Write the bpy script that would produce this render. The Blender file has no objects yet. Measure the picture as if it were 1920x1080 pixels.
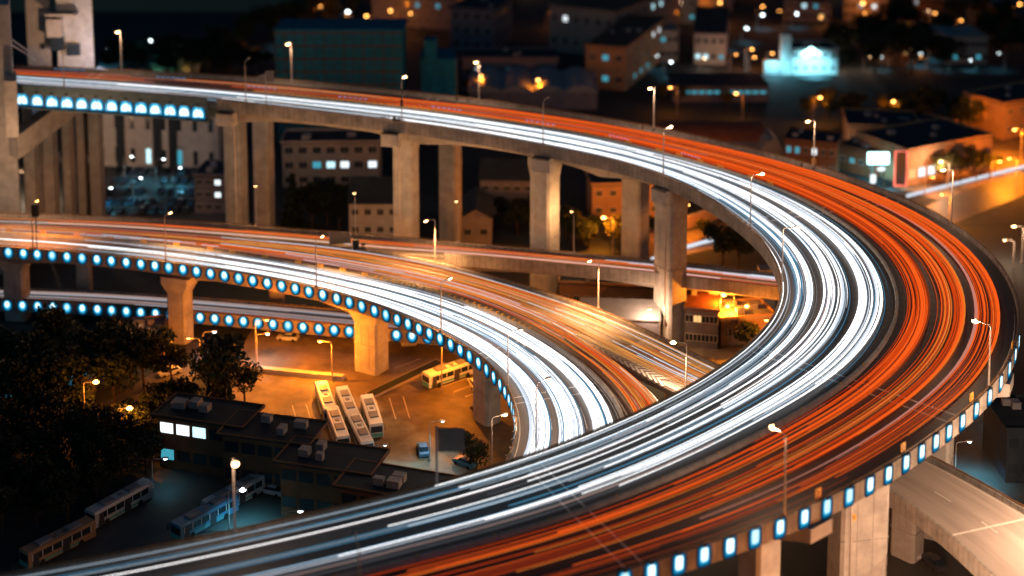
import bpy, math, random
from mathutils import Vector as V, Matrix
random.seed(7)
R = math.radians
sc = bpy.context.scene
COL = sc.collection

# ------------------------------------------------------------------ camera
F, PITCH, Y0, HC = 2700.0, R(7.0), -169.0, 125.0      # focal length in px of a 1920 px wide frame
cam_d = bpy.data.cameras.new('camera'); cam = bpy.data.objects.new('camera', cam_d); COL.objects.link(cam)
cam.location = (0, 0, HC); cam.rotation_euler = (math.pi/2 - PITCH, 0, 0)
cam_d.sensor_width = 36; cam_d.lens = 36*F/1920; cam_d.shift_y = -(540 - Y0)/1920
cam_d.clip_end = 6000; cam_d.clip_start = 1
cam_d.dof.use_dof = True; cam_d.dof.focus_distance = 238; cam_d.dof.aperture_fstop = cam_d.lens/1000/1.7
sc.camera = cam
# ------------------------------------------------------------------ world, exposure
w = bpy.data.worlds.new('World'); sc.world = w; w.use_nodes = True
wn = w.node_tree.nodes; wl = w.node_tree.links
bg = wn['Background']
sky = wn.new('ShaderNodeTexSky'); sky.sky_type = 'NISHITA'; sky.sun_disc = False
sky.sun_elevation = R(-3.0); sky.sun_rotation = R(200); sky.altitude = 100
tint = wn.new('ShaderNodeMix'); tint.data_type = 'RGBA'; tint.blend_type = 'MULTIPLY'; tint.inputs[0].default_value = 1
wl.new(sky.outputs[0], tint.inputs[6]); tint.inputs[7].default_value = (1.9, 5.6, 8.4, 1)
wl.new(tint.outputs[2], bg.inputs[0]); bg.inputs[1].default_value = 0.10
sc.view_settings.view_transform = 'Standard'; sc.view_settings.look = 'None'
sc.view_settings.exposure = 0.0; sc.view_settings.gamma = 1
sc.render.engine = 'CYCLES'
sc.cycles.use_denoising = True
sc.cycles.max_bounces = 4; sc.cycles.diffuse_bounces = 2; sc.cycles.glossy_bounces = 2
sc.cycles.sample_clamp_indirect = 4; sc.cycles.use_light_tree = True

# ------------------------------------------------------------------ helpers
def at(px, py, z=0.0):
    """world point at height z that the photograph shows at pixel (px, py)"""
    cx, cy = (px-960)/F, -(py-Y0)/F
    c, s = math.cos(PITCH), math.sin(PITCH)
    d = V((cx, c + cy*s, -s + cy*c))
    t = (z-HC)/d.z
    return V((d.x*t, d.y*t, z))
def atD(px, D, z=0.0): return V(((px-960)/F*(D*math.cos(PITCH)+(HC-z)*math.sin(PITCH)), D, z))

def link(o, parent=None):
    COL.objects.link(o)
    if parent: o.parent = parent
    return o
def tag(o, label=None, cat=None, group=None, kind=None):
    if label: o['label'] = label
    if cat: o['category'] = cat
    if group: o['group'] = group
    if kind: o['kind'] = kind
    return o
def empty(name, loc, label, cat, group=None, rz=0):
    o = bpy.data.objects.new(name, None); COL.objects.link(o); o.location = loc; o.rotation_euler = (0, 0, rz)
    return tag(o, label, cat, group)
def copy_tree(o, parent=None):
    c = o.copy(); COL.objects.link(c); c.parent = parent
    for ch in list(o.children): copy_tree(ch, c)
    return c

_W = 'first second third fourth fifth sixth seventh eighth ninth tenth eleventh twelfth thirteenth fourteenth fifteenth sixteenth seventeenth eighteenth nineteenth twentieth'.split()
def ordinal(n): return _W[n-1] if n <= 20 else ('thirtieth' if n == 30 else ('twenty ' if n < 30 else 'thirty ')+_W[n % 10-1])
class MB:
    def __init__(s): s.v = []; s.f = []; s.m = []; s.uv = []; s.mi = 0
    def add(s, vs, fs, uvs=None):
        n = len(s.v); s.v += [tuple(a) for a in vs]
        for k, f in enumerate(fs):
            s.f.append([n+i for i in f]); s.m.append(s.mi); s.uv.append(uvs[k] if uvs else None)
    def box(s, c, size, rz=0.0, taper=1.0):
        hx, hy, hz = size[0]/2, size[1]/2, size[2]/2; ca, sa = math.cos(rz), math.sin(rz)
        vs = []
        for z in (-1, 1):
            t = taper if z > 0 else 1
            for x, y in ((-1,-1),(1,-1),(1,1),(-1,1)):
                X, Y = x*hx*t, y*hy*t
                vs.append((c[0]+X*ca-Y*sa, c[1]+X*sa+Y*ca, c[2]+z*hz))
        s.add(vs, [(3,2,1,0),(4,5,6,7),(0,1,5,4),(1,2,6,5),(2,3,7,6),(3,0,4,7)])
    def prism(s, poly, z0, z1, s0=1.0, s1=1.0):
        n = len(poly); c = (sum(p[0] for p in poly)/n, sum(p[1] for p in poly)/n)
        vs = [(c[0]+(p[0]-c[0])*s0, c[1]+(p[1]-c[1])*s0, z0) for p in poly] + [(c[0]+(p[0]-c[0])*s1, c[1]+(p[1]-c[1])*s1, z1) for p in poly]
        s.add(vs, [tuple(range(n))[::-1], tuple(range(n, 2*n))] + [(i, (i+1) % n, n+(i+1) % n, n+i) for i in range(n)])
    def extr(s, pts, d):
        """closed polygon of 3-D points pushed along vector d"""
        n = len(pts); d = V(d)
        s.add([V(p) for p in pts] + [V(p)+d for p in pts], [tuple(range(n)), tuple(range(n, 2*n))[::-1]] + [((i+1) % n, i, n+i, n+(i+1) % n) for i in range(n)])
    def tube(s, pts, r, n=6, r1=None):
        pts = [V(p) for p in pts]; rings = []
        for i, p in enumerate(pts):
            t = (pts[min(i+1, len(pts)-1)] - pts[max(i-1, 0)]).normalized()
            a = t.cross(V((0,0,1)));  a = V((1,0,0)) if a.length < .05 else a.normalized(); b = a.cross(t)
            rr = r if r1 is None else r + (r1-r)*i/(len(pts)-1)
            rings.append([p + (a*math.cos(2*math.pi*k/n) + b*math.sin(2*math.pi*k/n))*rr for k in range(n)])
        vs = [q for r_ in rings for q in r_]; fs = []
        for i in range(len(pts)-1):
            for k in range(n): fs.append((i*n+k, i*n+(k+1) % n, (i+1)*n+(k+1) % n, (i+1)*n+k))
        fs += [tuple(range(n))[::-1], tuple(range((len(pts)-1)*n, len(pts)*n))]
        s.add(vs, fs)
    def ball(s, c, r, nu=10, nv=7):
        c = V(c); rx, ry, rz = r if hasattr(r, '__len__') else (r, r, r); vs = []; fs = []
        for j in range(nv+1):
            th = math.pi*j/nv
            for i in range(nu):
                ph = 2*math.pi*i/nu; vs.append((c.x+rx*math.sin(th)*math.cos(ph), c.y+ry*math.sin(th)*math.sin(ph), c.z+rz*math.cos(th)))
        for j in range(nv):
            for i in range(nu): fs.append((j*nu+i, (j+1)*nu+i, (j+1)*nu+(i+1) % nu, j*nu+(i+1) % nu))
        s.add(vs, fs)
    def build(s, name, mats, parent=None, smooth=False, world=True):
        me = bpy.data.meshes.new(name); me.from_pydata(s.v, [], s.f)
        mats = mats if isinstance(mats, (list, tuple)) else [mats]
        for m in mats: me.materials.append(m)
        if len(mats) > 1: me.polygons.foreach_set('material_index', s.m)
        if any(s.uv):
            ul = me.uv_layers.new(name='UVMap').data; k = 0
            for u, f in zip(s.uv, s.f):
                for j in range(len(f)):
                    if u: ul[k].uv = u[j]
                    k += 1
        if smooth: me.polygons.foreach_set('use_smooth', [True]*len(me.polygons))
        me.update(); o = bpy.data.objects.new(name, me); link(o)
        if parent: o.parent = parent
        return o

# parents that are Empties sit at their thing's base; build() children in the thing's own frame (sub())
# ------------------------------------------------------------------ materials
def mat(name, col, rough=.8, noise=.25, scale=.6, metal=0, spec=.3, emit=None, es=0, sample=True, stretch=None, uvjoint=None, bump=0):
    m = bpy.data.materials.new(name); m.use_nodes = True; nt = m.node_tree; n = nt.nodes; l = nt.links; b = n['Principled BSDF']
    b.inputs['Roughness'].default_value = rough; b.inputs['Metallic'].default_value = metal
    b.inputs['Specular IOR Level'].default_value = spec
    if emit:
        b.inputs['Base Color'].default_value = (0, 0, 0, 1); b.inputs['Specular IOR Level'].default_value = 0
        b.inputs['Emission Color'].default_value = (*emit, 1); b.inputs['Emission Strength'].default_value = es
        if not sample: m.cycles.emission_sampling = 'NONE'
        return m
    tc = n.new('ShaderNodeTexCoord'); mp = n.new('ShaderNodeMapping'); l.new(tc.outputs['UV' if stretch else 'Object'], mp.inputs[0])
    if stretch: mp.inputs['Scale'].default_value = stretch
    nz = n.new('ShaderNodeTexNoise'); nz.inputs['Scale'].default_value = scale; nz.inputs['Detail'].default_value = 6; nz.inputs['Roughness'].default_value = .65
    l.new(mp.outputs[0], nz.inputs[0])
    rp = n.new('ShaderNodeValToRGB'); e = rp.color_ramp.elements
    e[0].position = .3; e[1].position = .72
    e[0].color = (*[c*(1-noise) for c in col], 1); e[1].color = (*[min(1, c*(1+noise)) for c in col], 1)
    l.new(nz.outputs[0], rp.inputs[0]); out = rp.outputs[0]
    # broad stains
    n2 = n.new('ShaderNodeTexNoise'); n2.inputs['Scale'].default_value = scale*.13; n2.inputs['Detail'].default_value = 3; l.new(mp.outputs[0], n2.inputs[0])
    mx = n.new('ShaderNodeMix'); mx.data_type = 'RGBA'; mx.blend_type = 'MULTIPLY'; mx.inputs[0].default_value = noise*1.3
    l.new(out, mx.inputs[6]); l.new(n2.outputs[0], mx.inputs[7]); out = mx.outputs[2]
    if uvjoint:
        uvn = n.new('ShaderNodeTexCoord'); sp = n.new('ShaderNodeSeparateXYZ'); l.new(uvn.outputs['UV'], sp.inputs[0])
        a = n.new('ShaderNodeMath'); a.operation = 'MODULO'; l.new(sp.outputs[0], a.inputs[0]); a.inputs[1].default_value = uvjoint
        g = n.new('ShaderNodeMath'); g.operation = 'LESS_THAN'; l.new(a.outputs[0], g.inputs[0]); g.inputs[1].default_value = .09
        m2 = n.new('ShaderNodeMix'); m2.data_type = 'RGBA'; m2.inputs[7].default_value = (*[c*.35 for c in col], 1)
        l.new(g.outputs[0], m2.inputs[0]); l.new(out, m2.inputs[6]); out = m2.outputs[2]
    l.new(out, b.inputs['Base Color'])
    if bump:
        bp = n.new('ShaderNodeBump'); bp.inputs['Strength'].default_value = bump; bp.inputs['Distance'].default_value = .1
        l.new(nz.outputs[0], bp.inputs['Height']); l.new(bp.outputs[0], b.inputs['Normal'])
    return m
M = {}
M['asphalt'] = mat('asphalt', (.075,.072,.070), .6, .35, .5, stretch=(.06, 1.6, 1), spec=.4)
M['pale'] = mat('pale_ramp_concrete', (.36,.31,.28), .7, .25, .5, stretch=(.06, 1.6, 1))
M['asphalt2'] = mat('worn_pale_asphalt', (.17,.155,.145), .65, .3, .5, stretch=(.06, 1.6, 1), spec=.35)
M['concrete'] = mat('concrete', (.42,.40,.38), .85, .25, .4, bump=.2)
M['fascia'] = mat('fascia_concrete', (.33,.30,.27), .85, .4, .4, uvjoint=1.25)
M['parapet'] = mat('parapet_concrete', (.42,.41,.39), .8, .25, .5, uvjoint=5.0)
M['girder'] = mat('girder_concrete', (.30,.27,.245), .85, .2, .3, uvjoint=12.0)
M['steel'] = mat('steel_girder', (.10,.16,.19), .5, .2, .5, metal=.2)
M['railmetal'] = mat('brown_rail_paint', (.22,.11,.04), .5, .3, 1)
M['pole'] = mat('galvanised_pole', (.42,.38,.35), .45, .15, 1, metal=.3)
M['dark'] = mat('dark_metal', (.05,.05,.05), .5, .2, 1)
M['ground'] = mat('ground', (.035,.045,.05), .9, .4, .05, bump=.2)
M['soil'] = mat('planted_soil', (.03,.04,.025), .95, .4, .3)
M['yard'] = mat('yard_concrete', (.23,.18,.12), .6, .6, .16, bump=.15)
M['street'] = mat('street_asphalt', (.075,.07,.065), .6, .25, .2, spec=.5)
M['paint'] = mat('road_paint', (.62,.6,.56), .7, .2, 2)
M['yellow'] = mat('yellow_marking', (.75,.38,.05), .6, .1, 2)
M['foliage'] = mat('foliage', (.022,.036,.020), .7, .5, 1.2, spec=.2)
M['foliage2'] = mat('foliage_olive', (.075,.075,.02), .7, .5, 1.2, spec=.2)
M['bark'] = mat('bark', (.09,.06,.04), .9, .3, 2)
M['water'] = mat('river_water', (.01,.02,.03), .12, .3, .02, bump=.4)
M['brown'] = mat('dark_brown_wall', (.17,.085,.045), .85, .25, .4)
M['roofdark'] = mat('dark_roof', (.02,.032,.045), .8, .3, .3)
M['roofred'] = mat('red_tile_roof', (.22,.07,.035), .8, .3, .4)
M['roofpale'] = mat('pale_metal_roof', (.25,.25,.27), .5, .2, .4)
M['plaster'] = mat('plaster', (.45,.43,.41), .85, .15, .4)
M['tan'] = mat('tan_wall', (.34,.21,.12), .85, .2, .4)
M['beige'] = mat('beige_wall', (.36,.31,.27), .85, .2, .4)
M['greywall'] = mat('grey_wall', (.16,.155,.19), .85, .2, .4)
M['net'] = mat('teal_scaffold_net', (.004,.17,.27), .8, .4, .6)
M['glass'] = mat('dark_glass', (.02,.03,.04), .15, .1, 1, spec=.6)
M['white'] = mat('white_paint', (.75,.77,.78), .35, .05, 1, spec=.5)
M['green'] = mat('bus_green_paint', (.10,.35,.30), .4, .1, 1)
M['carblue'] = mat('car_blue_paint', (.05,.2,.35), .3, .05, 1, spec=.6)
M['carsilver'] = mat('car_silver_paint', (.5,.52,.55), .3, .05, 1, spec=.6)
M['cardark'] = mat('car_dark_paint', (.04,.04,.05), .3, .05, 1, spec=.6)
M['rubber'] = mat('rubber', (.02,.02,.02), .9, .1, 1)
M['signgrey'] = mat('sign_back_grey', (.2,.19,.18), .6, .2, 2)
def em(name, c, s, sample=True): M[name] = mat(name, c, emit=c, es=s, sample=sample)
em('lamp_warm', (1,.62,.28), 16, False); em('lamp_amber', (1,.52,.2), 15, False); em('lamp_orange', (1,.42,.09), 14, False); em('lamp_white', (.8,.95,1), 14, False)
em('wall_core', (.75,.95,1), 2.0); em('wash_core_b', (.6,.9,1), 1.3); em('wash_rim', (.005,.20,.42), .8, False); em('wash_halo', (.001,.035,.08), .6, False); em('wash_mid', (.08,.62,1.0), 1.0, False)  # light washed onto the concrete, put into graded emissive colours
em('pane_cool', (.55,.9,1), 1.5, False); em('pane_white', (.85,.95,1), 1.5, False); em('pane_teal', (.08,.5,.65), .7, False); em('pane_warm', (1,.55,.2), 1.2, False)
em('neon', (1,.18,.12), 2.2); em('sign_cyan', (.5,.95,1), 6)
em('white_a', (1,1,1), 2.2, False); em('white_b', (.80,.88,1), 1.0, False); em('white_c', (.55,.68,.80), .62, False)
em('blue_a', (.12,.45,.75), .55, False); em('pink_a', (.75,.48,.42), .55, False); em('dim_a', (.22,.24,.28), .4, False)
em('orange_a', (1,.115,.012), 1.0, False); em('orange_b', (.85,.075,.008), .75, False); em('orange_c', (1,.24,.03), .8, False)
em('red_d', (.3,.045,.012), .7, False); em('amber', (1,.42,.10), .75, False); em('pinkred', (.85,.30,.22), .7, False); em('bluedash', (.12,.5,1), 1.1, False)

def light(kind, loc, energy, col, parent=None, size=.4, rot=None, cone=150, blend=.6, local=None):
    ld = bpy.data.lights.new('lamp_light', kind); ld.energy = energy; ld.color = col
    if kind != 'AREA': ld.shadow_soft_size = size
    else: ld.size = size
    if kind == 'SPOT': ld.spot_size = R(cone); ld.spot_blend = blend
    o = bpy.data.objects.new('lamp_light', ld); COL.objects.link(o)
    o.location = loc
    if rot: o.rotation_euler = rot
    if parent: o.parent = parent
    return o

# ------------------------------------------------------------------ road curves
def catmull(pts, step):
    P = [V(p) for p in pts]; P = [P[0]*2-P[1]] + P + [P[-1]*2-P[-2]]; out = []
    for i in range(1, len(P)-2):
        for k in range(24):
            t = k/24; a, b, c, d = P[i-1], P[i], P[i+1], P[i+2]
            out.append(.5*((2*b)+(c-a)*t+(2*a-5*b+4*c-d)*t*t+(3*b-a-3*c+d)*t**3))
    out.append(P[-2])
    return resample(out, step)
def resample(out, step):
    res = [out[0]]; acc = 0
    for a, b in zip(out, out[1:]):
        d = (b-a).length
        while acc + d >= step and d > 0:
            t = (step-acc)/d; a = a + (b-a)*t; res.append(a.copy()); d = (b-a).length; acc = 0
        acc += d
    return res
def smooth(pts, n):
    pts = [p.copy() for p in pts]
    for _ in range(n):
        q = [p.copy() for p in pts]
        for i in range(1, len(pts)-1): q[i] = pts[i]*.5 + (pts[i-1]+pts[i+1])*.25
        pts = q
    return pts
RAIL = 1.15
def curve(rows, lift=RAIL, step=2.5, sm=14):
    pts = [at(x, y, z+lift) - V((0,0,lift)) for x, y, z in rows]
    return smooth(catmull(pts, step), sm)
def nearest(p, c):
    best = None; bd = 1e9
    for i in range(len(c)-1):
        a, b = c[i], c[i+1]; ab = (b-a).xy; t = max(0, min(1, (p-a).xy.dot(ab)/max(ab.dot(ab), 1e-6)))
        q = a + (b-a)*t; d = (q-p).xy.length
        if d < bd: bd = d; best = q
    return best
class Road:
    def __init__(s, ref, other, flip=False):
        L, Rr = ref, [nearest(p, other) for p in ref]; Rr = smooth(Rr, 6)
        if flip: L, Rr = Rr, L
        s.L, s.R = L, Rr; s.n = len(L); s.s = [0]
        for i in range(1, s.n): s.s.append(s.s[-1] + ((L[i]+Rr[i])/2-(L[i-1]+Rr[i-1])/2).length)
        s.u = [(Rr[i]-L[i]).normalized() for i in range(s.n)]
    def P(s, i, f, dz=0):
        i = max(0, min(s.n-1.001, i)); k = int(i); t = i-k
        a = s.L[k]*(1-f)+s.R[k]*f; b = s.L[k+1]*(1-f)+s.R[k+1]*f
        p = a*(1-t)+b*t; return V((p.x, p.y, p.z+dz))
    def dirn(s, i): return (s.P(i+.6, .5)-s.P(i-.6, .5)).normalized()
    def edge(s, side, k, off, dz):
        p = s.L[k] + s.u[k]*off if side == 'L' else s.R[k] - s.u[k]*off
        return V((p.x, p.y, p.z+dz))
    def idx(s, px):
        """station whose middle is seen at horizontal pixel px (first)"""
        return min(range(s.n), key=lambda k: abs(proj((s.L[k]+s.R[k])/2)[0]-px))
def proj(p):
    d = V(p) - V((0,0,HC)); c, s_ = math.cos(PITCH), math.sin(PITCH)
    z = d.y*c - d.z*s_; y = d.y*s_ + d.z*c
    return 960 + F*d.x/z, Y0 - F*y/z
def sweep(mb, road, prof, k0=0, k1=None, closed=True):
    """prof(k) -> list of (side, inset, dz)"""
    k1 = road.n if k1 is None else min(k1, road.n); rings = []
    for k in range(k0, k1): rings.append([road.edge(a, k, b, c) for a, b, c in (prof(k) if callable(prof) else prof)])
    m = len(rings[0]); vs = [p for r in rings for p in r]; fs = []; uvs = []
    vv = [0]
    for j in range(m): vv.append(vv[-1] + (rings[0][(j+1) % m]-rings[0][j]).length)
    for i in range(len(rings)-1):
        for j in range(m if closed else m-1):
            a, b = i*m+j, i*m+(j+1) % m
            fs.append((a, b, b+m, a+m)); u0, u1 = road.s[k0+i], road.s[k0+i+1]
            uvs.append(((u0, vv[j]), (u0, vv[j+1]), (u1, vv[j+1]), (u1, vv[j])))
    if closed: fs += [tuple(range(m))[::-1], tuple(range((len(rings)-1)*m, len(rings)*m))]; uvs += [[(0,0)]*m]*2
    mb.add(vs, fs, uvs)
def local(o, parent):
    o.parent = parent; o.matrix_parent_inverse = Matrix.Translation(parent.location).inverted(); return o

FH = 1.75
def fascia_prof(side, th=.4, low=-FH): return [(side, 0, .85), (side, th, .85), (side, th, 0), (side, th, low), (side, 0, low)]
def rail(road, side, parent, k0=0, k1=None):
    mb = MB(); k1 = k1 or road.n
    for dz, r in ((RAIL, .07), (1.0, .04)): mb.tube([road.edge(side, k, .2, dz) for k in range(k0, k1, 2)], r, 5)
    for k in range(k0, k1): 
        p = road.edge(side, k, .2, 1.0); mb.box(p, (.1, .1, .32))
    return local(mb.build('railing', M['railmetal'], parent), parent)
def wall_lamp_washes(road, side, parent, s0, s1, spacing=3.3, zc=-.25, h=2.05, wd=1.5, out=.04, most=99, rnd=False):
    """small fixtures; their light wash on the parapet face is drawn as glowing panels"""
    n = 0; s_ = s0; k = 0
    while s_ < s1 and n < most:
        while k < road.n-2 and road.s[k+1] < s_: k += 1
        t = (s_-road.s[k])/max(.01, road.s[k+1]-road.s[k])
        p = road.edge(side, k, -out, zc).lerp(road.edge(side, min(k+1, road.n-1), -out, zc), t)
        d = road.edge(side, min(k+1, road.n-1), 0, 0)-road.edge(side, k, 0, 0); rz = math.atan2(d.y, d.x)
        mb = MB(); j = random.uniform(.92, 1.06)
        nrm = (-road.u[k] if side == 'L' else road.u[k]).normalized(); du = V((math.cos(rz), math.sin(rz), 0))
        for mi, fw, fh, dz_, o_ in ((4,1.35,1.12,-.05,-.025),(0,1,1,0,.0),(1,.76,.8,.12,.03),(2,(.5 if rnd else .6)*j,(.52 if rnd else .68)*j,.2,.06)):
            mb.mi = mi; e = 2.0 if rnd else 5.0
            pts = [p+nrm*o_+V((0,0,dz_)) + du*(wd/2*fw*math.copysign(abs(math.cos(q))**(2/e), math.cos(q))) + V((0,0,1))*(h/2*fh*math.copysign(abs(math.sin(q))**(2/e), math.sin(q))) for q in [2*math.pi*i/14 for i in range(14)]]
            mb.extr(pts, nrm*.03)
        mb.mi = 3; mb.box(p+nrm*.16+V((0,0,h/2+.03)), (.5, .3, .14), rz)
        local(mb.build('wall_lamp_wash', [M['wash_rim'], M['wash_mid'], M[random.choice(('wall_core','wall_core','wall_core','wash_core_b'))], M['dark'], M['wash_halo']], parent), parent)
        n += 1; s_ += spacing + random.uniform(-.15, .15)
def pier(parent, p, top, wx, wy, rz=0, cap=(2.2, 3.4), capdir=0, sign=False, base=0):
    """chamfered column with a corbelled cap; p = ground point"""
    mb = MB(); ch = .45
    def oct_(a, b): return [(-a+ch,-b),(a-ch,-b),(a,-b+ch),(a,b-ch),(a-ch,b),(-a+ch,b),(-a,b-ch),(-a,-b+ch)]
    def rot(q): return [(p.x+x*math.cos(rz)-y*math.sin(rz), p.y+x*math.sin(rz)+y*math.cos(rz)) for x, y in q]
    a, b = wx/2, wy/2; zc = top-cap[1]
    mb.prism(rot(oct_(a, b)), base, zc)
    mb.prism(rot(oct_(a+.12, b+.12)), zc*.55, zc*.55+.12)
    for x in (-a*.33, a*.33): mb.prism(rot([(x-.1,-b-.05),(x+.1,-b-.05),(x+.1,-b+.05),(x-.1,-b+.05)]), base+1, zc-.5)
    o = mb.build('pier', M['concrete'], parent); local(o, parent)
    m2 = MB(); n = 8; lo = rot(oct_(a+.02, b+.02)); hi = rot(oct_(a+cap[0], b+.5))
    vs = [(x, y, zc-.3) for x, y in lo] + [(x, y, zc+cap[1]*.55) for x, y in hi] + [(x, y, top-.02) for x, y in hi]
    fs = [tuple(range(n))[::-1], tuple(range(2*n, 3*n))]
    for r_ in (0, 1): fs += [(r_*n+i, r_*n+(i+1) % n, (r_+1)*n+(i+1) % n, (r_+1)*n+i) for i in range(n)]
    m2.add(vs, fs); c = m2.build('pier_cap', M['concrete'], o)
    c.parent = o
    return o
def viaduct(name, label, origin): return empty(name, origin, label, 'viaduct')
def deck(road, parent, k0=0, k1=None, m='asphalt2'):
    mb = MB(); sweep(mb, road, [('L', .3, 0), ('R', .3, 0), ('R', .3, -.5), ('L', .3, -.5)], k0, k1)
    return local(mb.build('deck', M[m], parent), parent)
def girder(road, parent, inset=2.4, depth=3.3, span=38, haunch=1.4, phase=0, k0=0, k1=None, m='girder'):
    mb = MB()
    def prof(k):
        t = abs(((road.s[k]+phase) % span)/span-.5)*2; d = depth + haunch*t**3
        return [('L', .45, -.52), ('R', .45, -.52), ('R', .6, -FH*.9), ('R', inset, -2.3), ('R', inset+.8, -d), ('L', inset+.8, -d), ('L', inset, -2.3), ('L', .6, -FH*.9)]
    sweep(mb, road, prof, k0, k1); return local(mb.build('girder', M[m], parent), parent)
def parapet(road, side, parent, k0=0, k1=None, low=-FH, m='fascia'):
    mb = MB(); sweep(mb, road, fascia_prof(side, low=low), k0, k1); return local(mb.build('parapet', M[m], parent), parent)
def strip(road, f, wd, i0, i1, dash=0, gap=0, dz=.012, mb=None):
    """painted line at lateral fraction f between stations"""
    i = i0
    while i < i1:
        j = min(i1, i + (dash if dash else i1-i)); st = []; k = i
        while k < j: st.append(k); k += 1
        st.append(j)
        vs = []; 
        for k in st:
            p = road.P(k, f, dz); u = road.u[min(road.n-1, int(k))]; vs += [p-u*wd/2, p+u*wd/2]
        mb.add(vs, [(2*a, 2*a+1, 2*a+3, 2*a+2) for a in range(len(st)-1)])
        i = j + (gap if gap else 1e9)

# --- traced edges: (px, py of the rail top, deck height)
A_out = curve([(-260,112,46),(-100,117,45),(50,122,43.8),(200,128,42.8),(480,143,41),(720,165,39.5),(960,192,38),(1200,231,36.4),(1440,283,34.9),(1640,345,33.4),(1773,402,32.3),(1857,460,31.4),(1905,527,30.7),(1917,577,30.3),(1916,622,30),(1903,668,29.7),(1882,705,29.4),(1847,744,29.1),(1773,794,28.6),(1707,848,28.3),(1607,905,28),(1523,947,27.7),(1440,980,27.5),(1350,1010,27.3),(1260,1040,27.1),(1060,1100,26.6),(800,1168,26),(500,1240,25.4),(200,1305,24.8),(-100,1360,24.2),(-400,1410,23.6)])
A_in = curve([(-260,132,46),(-100,143,45),(50,157,43.8),(200,167,42.8),(393,182,41.5),(480,193,41),(733,223,39.3),(960,258,37.6),(1193,307,36),(1313,358,35),(1395,415,34),(1440,457,33.2),(1462,498,32.4),(1469,540,31.7),(1463,577,31.1),(1440,611,30.5),(1405,645,30),(1353,684,29.5),(1297,720,29.1),(1177,779,28.5),(1060,827,28),(960,862,27.7),(800,908,27.1),(613,953,26.5),(480,982,26),(250,1030,25.4),(0,1074,24.8),(-250,1118,24.2),(-450,1150,23.6)])
A_med = curve([(-260,121,46),(-100,129,45),(50,141,43.8),(200,150,42.8),(480,173,41),(793,205,38.9),(947,227,37.8),(1093,250,36.9),(1187,270,36.2),(1273,293,35.5),(1360,316,34.9),(1440,343,34.2),(1503,370,33.6),(1567,405,33),(1627,449,32.3),(1667,500,31.5),(1686,550,30.9),(1682,597,30.5),(1650,655,29.9),(1607,697,29.5),(1583,720,29.3),(1440,802,28.6),(1313,866,28),(1233,902,27.6),(1087,957,27.1),(960,997,26.8),(760,1047,26.3),(600,1090,25.9),(300,1155,25.2),(0,1215,24.6),(-300,1270,24)], lift=.75)
RW = Road(A_med, A_in); RO = Road(A_med, A_out)
RW = Road(A_med, A_in, flip=True)      # L = inner rail, R = median
RA = Road(RO.R, RW.L); RA = Road.__new__(Road)
RA.L, RA.R, RA.n = RW.L, RO.R, RW.n; RA.s = RW.s; RA.u = [(b-a).normalized() for a, b in zip(RA.L, RA.R)]

B_front = curve([(-300,447,17.5),(-150,452,17.4),(0,460,17.2),(160,472,17),(320,489,16.8),(480,514,16.6),(600,537,16.4),(677,559,16.2),(758,590,16),(827,620,15.8),(870,643,15.7),(910,672,15.6),(945,707,15.5),(963,742,15.4),(971,780,15.4),(970,815,15.3),(960,850,15.2),(940,885,15.1),(900,925,15),(840,965,15),(760,1000,15)])
B_med = curve([(-300,424,17.5),(-150,427,17.4),(0,433,17.2),(73,437,17.1),(200,447,17),(320,459,16.8),(383,466,16.7),(495,483,16.6),(590,498,16.4),(687,517,16.3),(813,544,16.1),(900,571,16),(980,607,15.8),(1045,645,15.7),(1100,682,15.6),(1145,722,15.5),(1177,777,15.4),(1190,830,15.3),(1180,890,15.2),(1140,950,15.1),(1060,1010,15)], lift=.75)
SPLIT = [(-300,412,17.5),(-150,412,17.4),(0,414,17.2),(200,423,17),(400,437,16.8),(600,453,16.5),(690,464,16.3)]
B_back = curve(SPLIT+[(780,479,16.1),(870,500,16),(960,526,15.8),(1050,553,15.6),(1127,578,15.4),(1220,619,15.1),(1293,655,14.9),(1350,684,14.7),(1440,725,14.4),(1560,775,13.9),(1680,822,13.5),(1763,858,13.2),(1840,900,12.9),(1920,947,12.6),(2010,1000,12.3),(2120,1065,12)])
C_front = curve(SPLIT+[(760,468,16),(860,474,15.2),(960,482,14.6),(1100,495,13.9),(1227,508,13.4),(1440,533,12.8),(1600,551,12.4),(1800,575,12)])
C_back = curve([(-300,396,17.5),(-150,396,17.4),(0,398,17.2),(160,403,17),(320,409,16.9),(480,422,16.6),(700,439,16.2),(860,452,15.2),(1000,465,14.4),(1240,487,13.4),(1450,509,12.8),(1600,523,12.4),(1800,543,12)])
Q_edge = curve([(1000,580,15.8),(1045,605,15.7),(1083,627,15.6),(1133,660,15.6),(1177,692,15.5),(1213,722,15.5),(1243,745,15.4),(1275,790,15.3),(1290,850,15.2),(1280,920,15.1),(1230,1000,15)], lift=0)
E_low = curve([(1000,588,15.6),(1083,632,15.5),(1160,668,15.3),(1247,715,15),(1330,750,14.7),(1450,803,14.2),(1570,862,13.8),(1680,917,13.4),(1773,987,12.9),(1840,1053,12.6),(1900,1110,12.3),(1960,1180,12)])
D_front = curve([(-300,550,4),(-150,553,4),(0,559,4),(160,566,4),(320,578,4),(480,592,4),(620,606,4),(760,616,4),(880,627,4),(1000,640,4)])
D_back = curve([(-300,529,4),(-150,531,4),(0,536,4),(160,541,4),(320,550,4),(480,562,4),(620,575,4),(760,590,4),(880,603,4),(1000,615,4)])
RB = Road(B_front, B_med); RS = Road(B_med, B_back)
kS = min(range(RS.n), key=lambda k: abs(proj(RS.L[k])[0]-985)+abs(proj(RS.L[k])[1]-607))
RO2 = Road(B_med[kS-2:], Q_edge)
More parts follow.
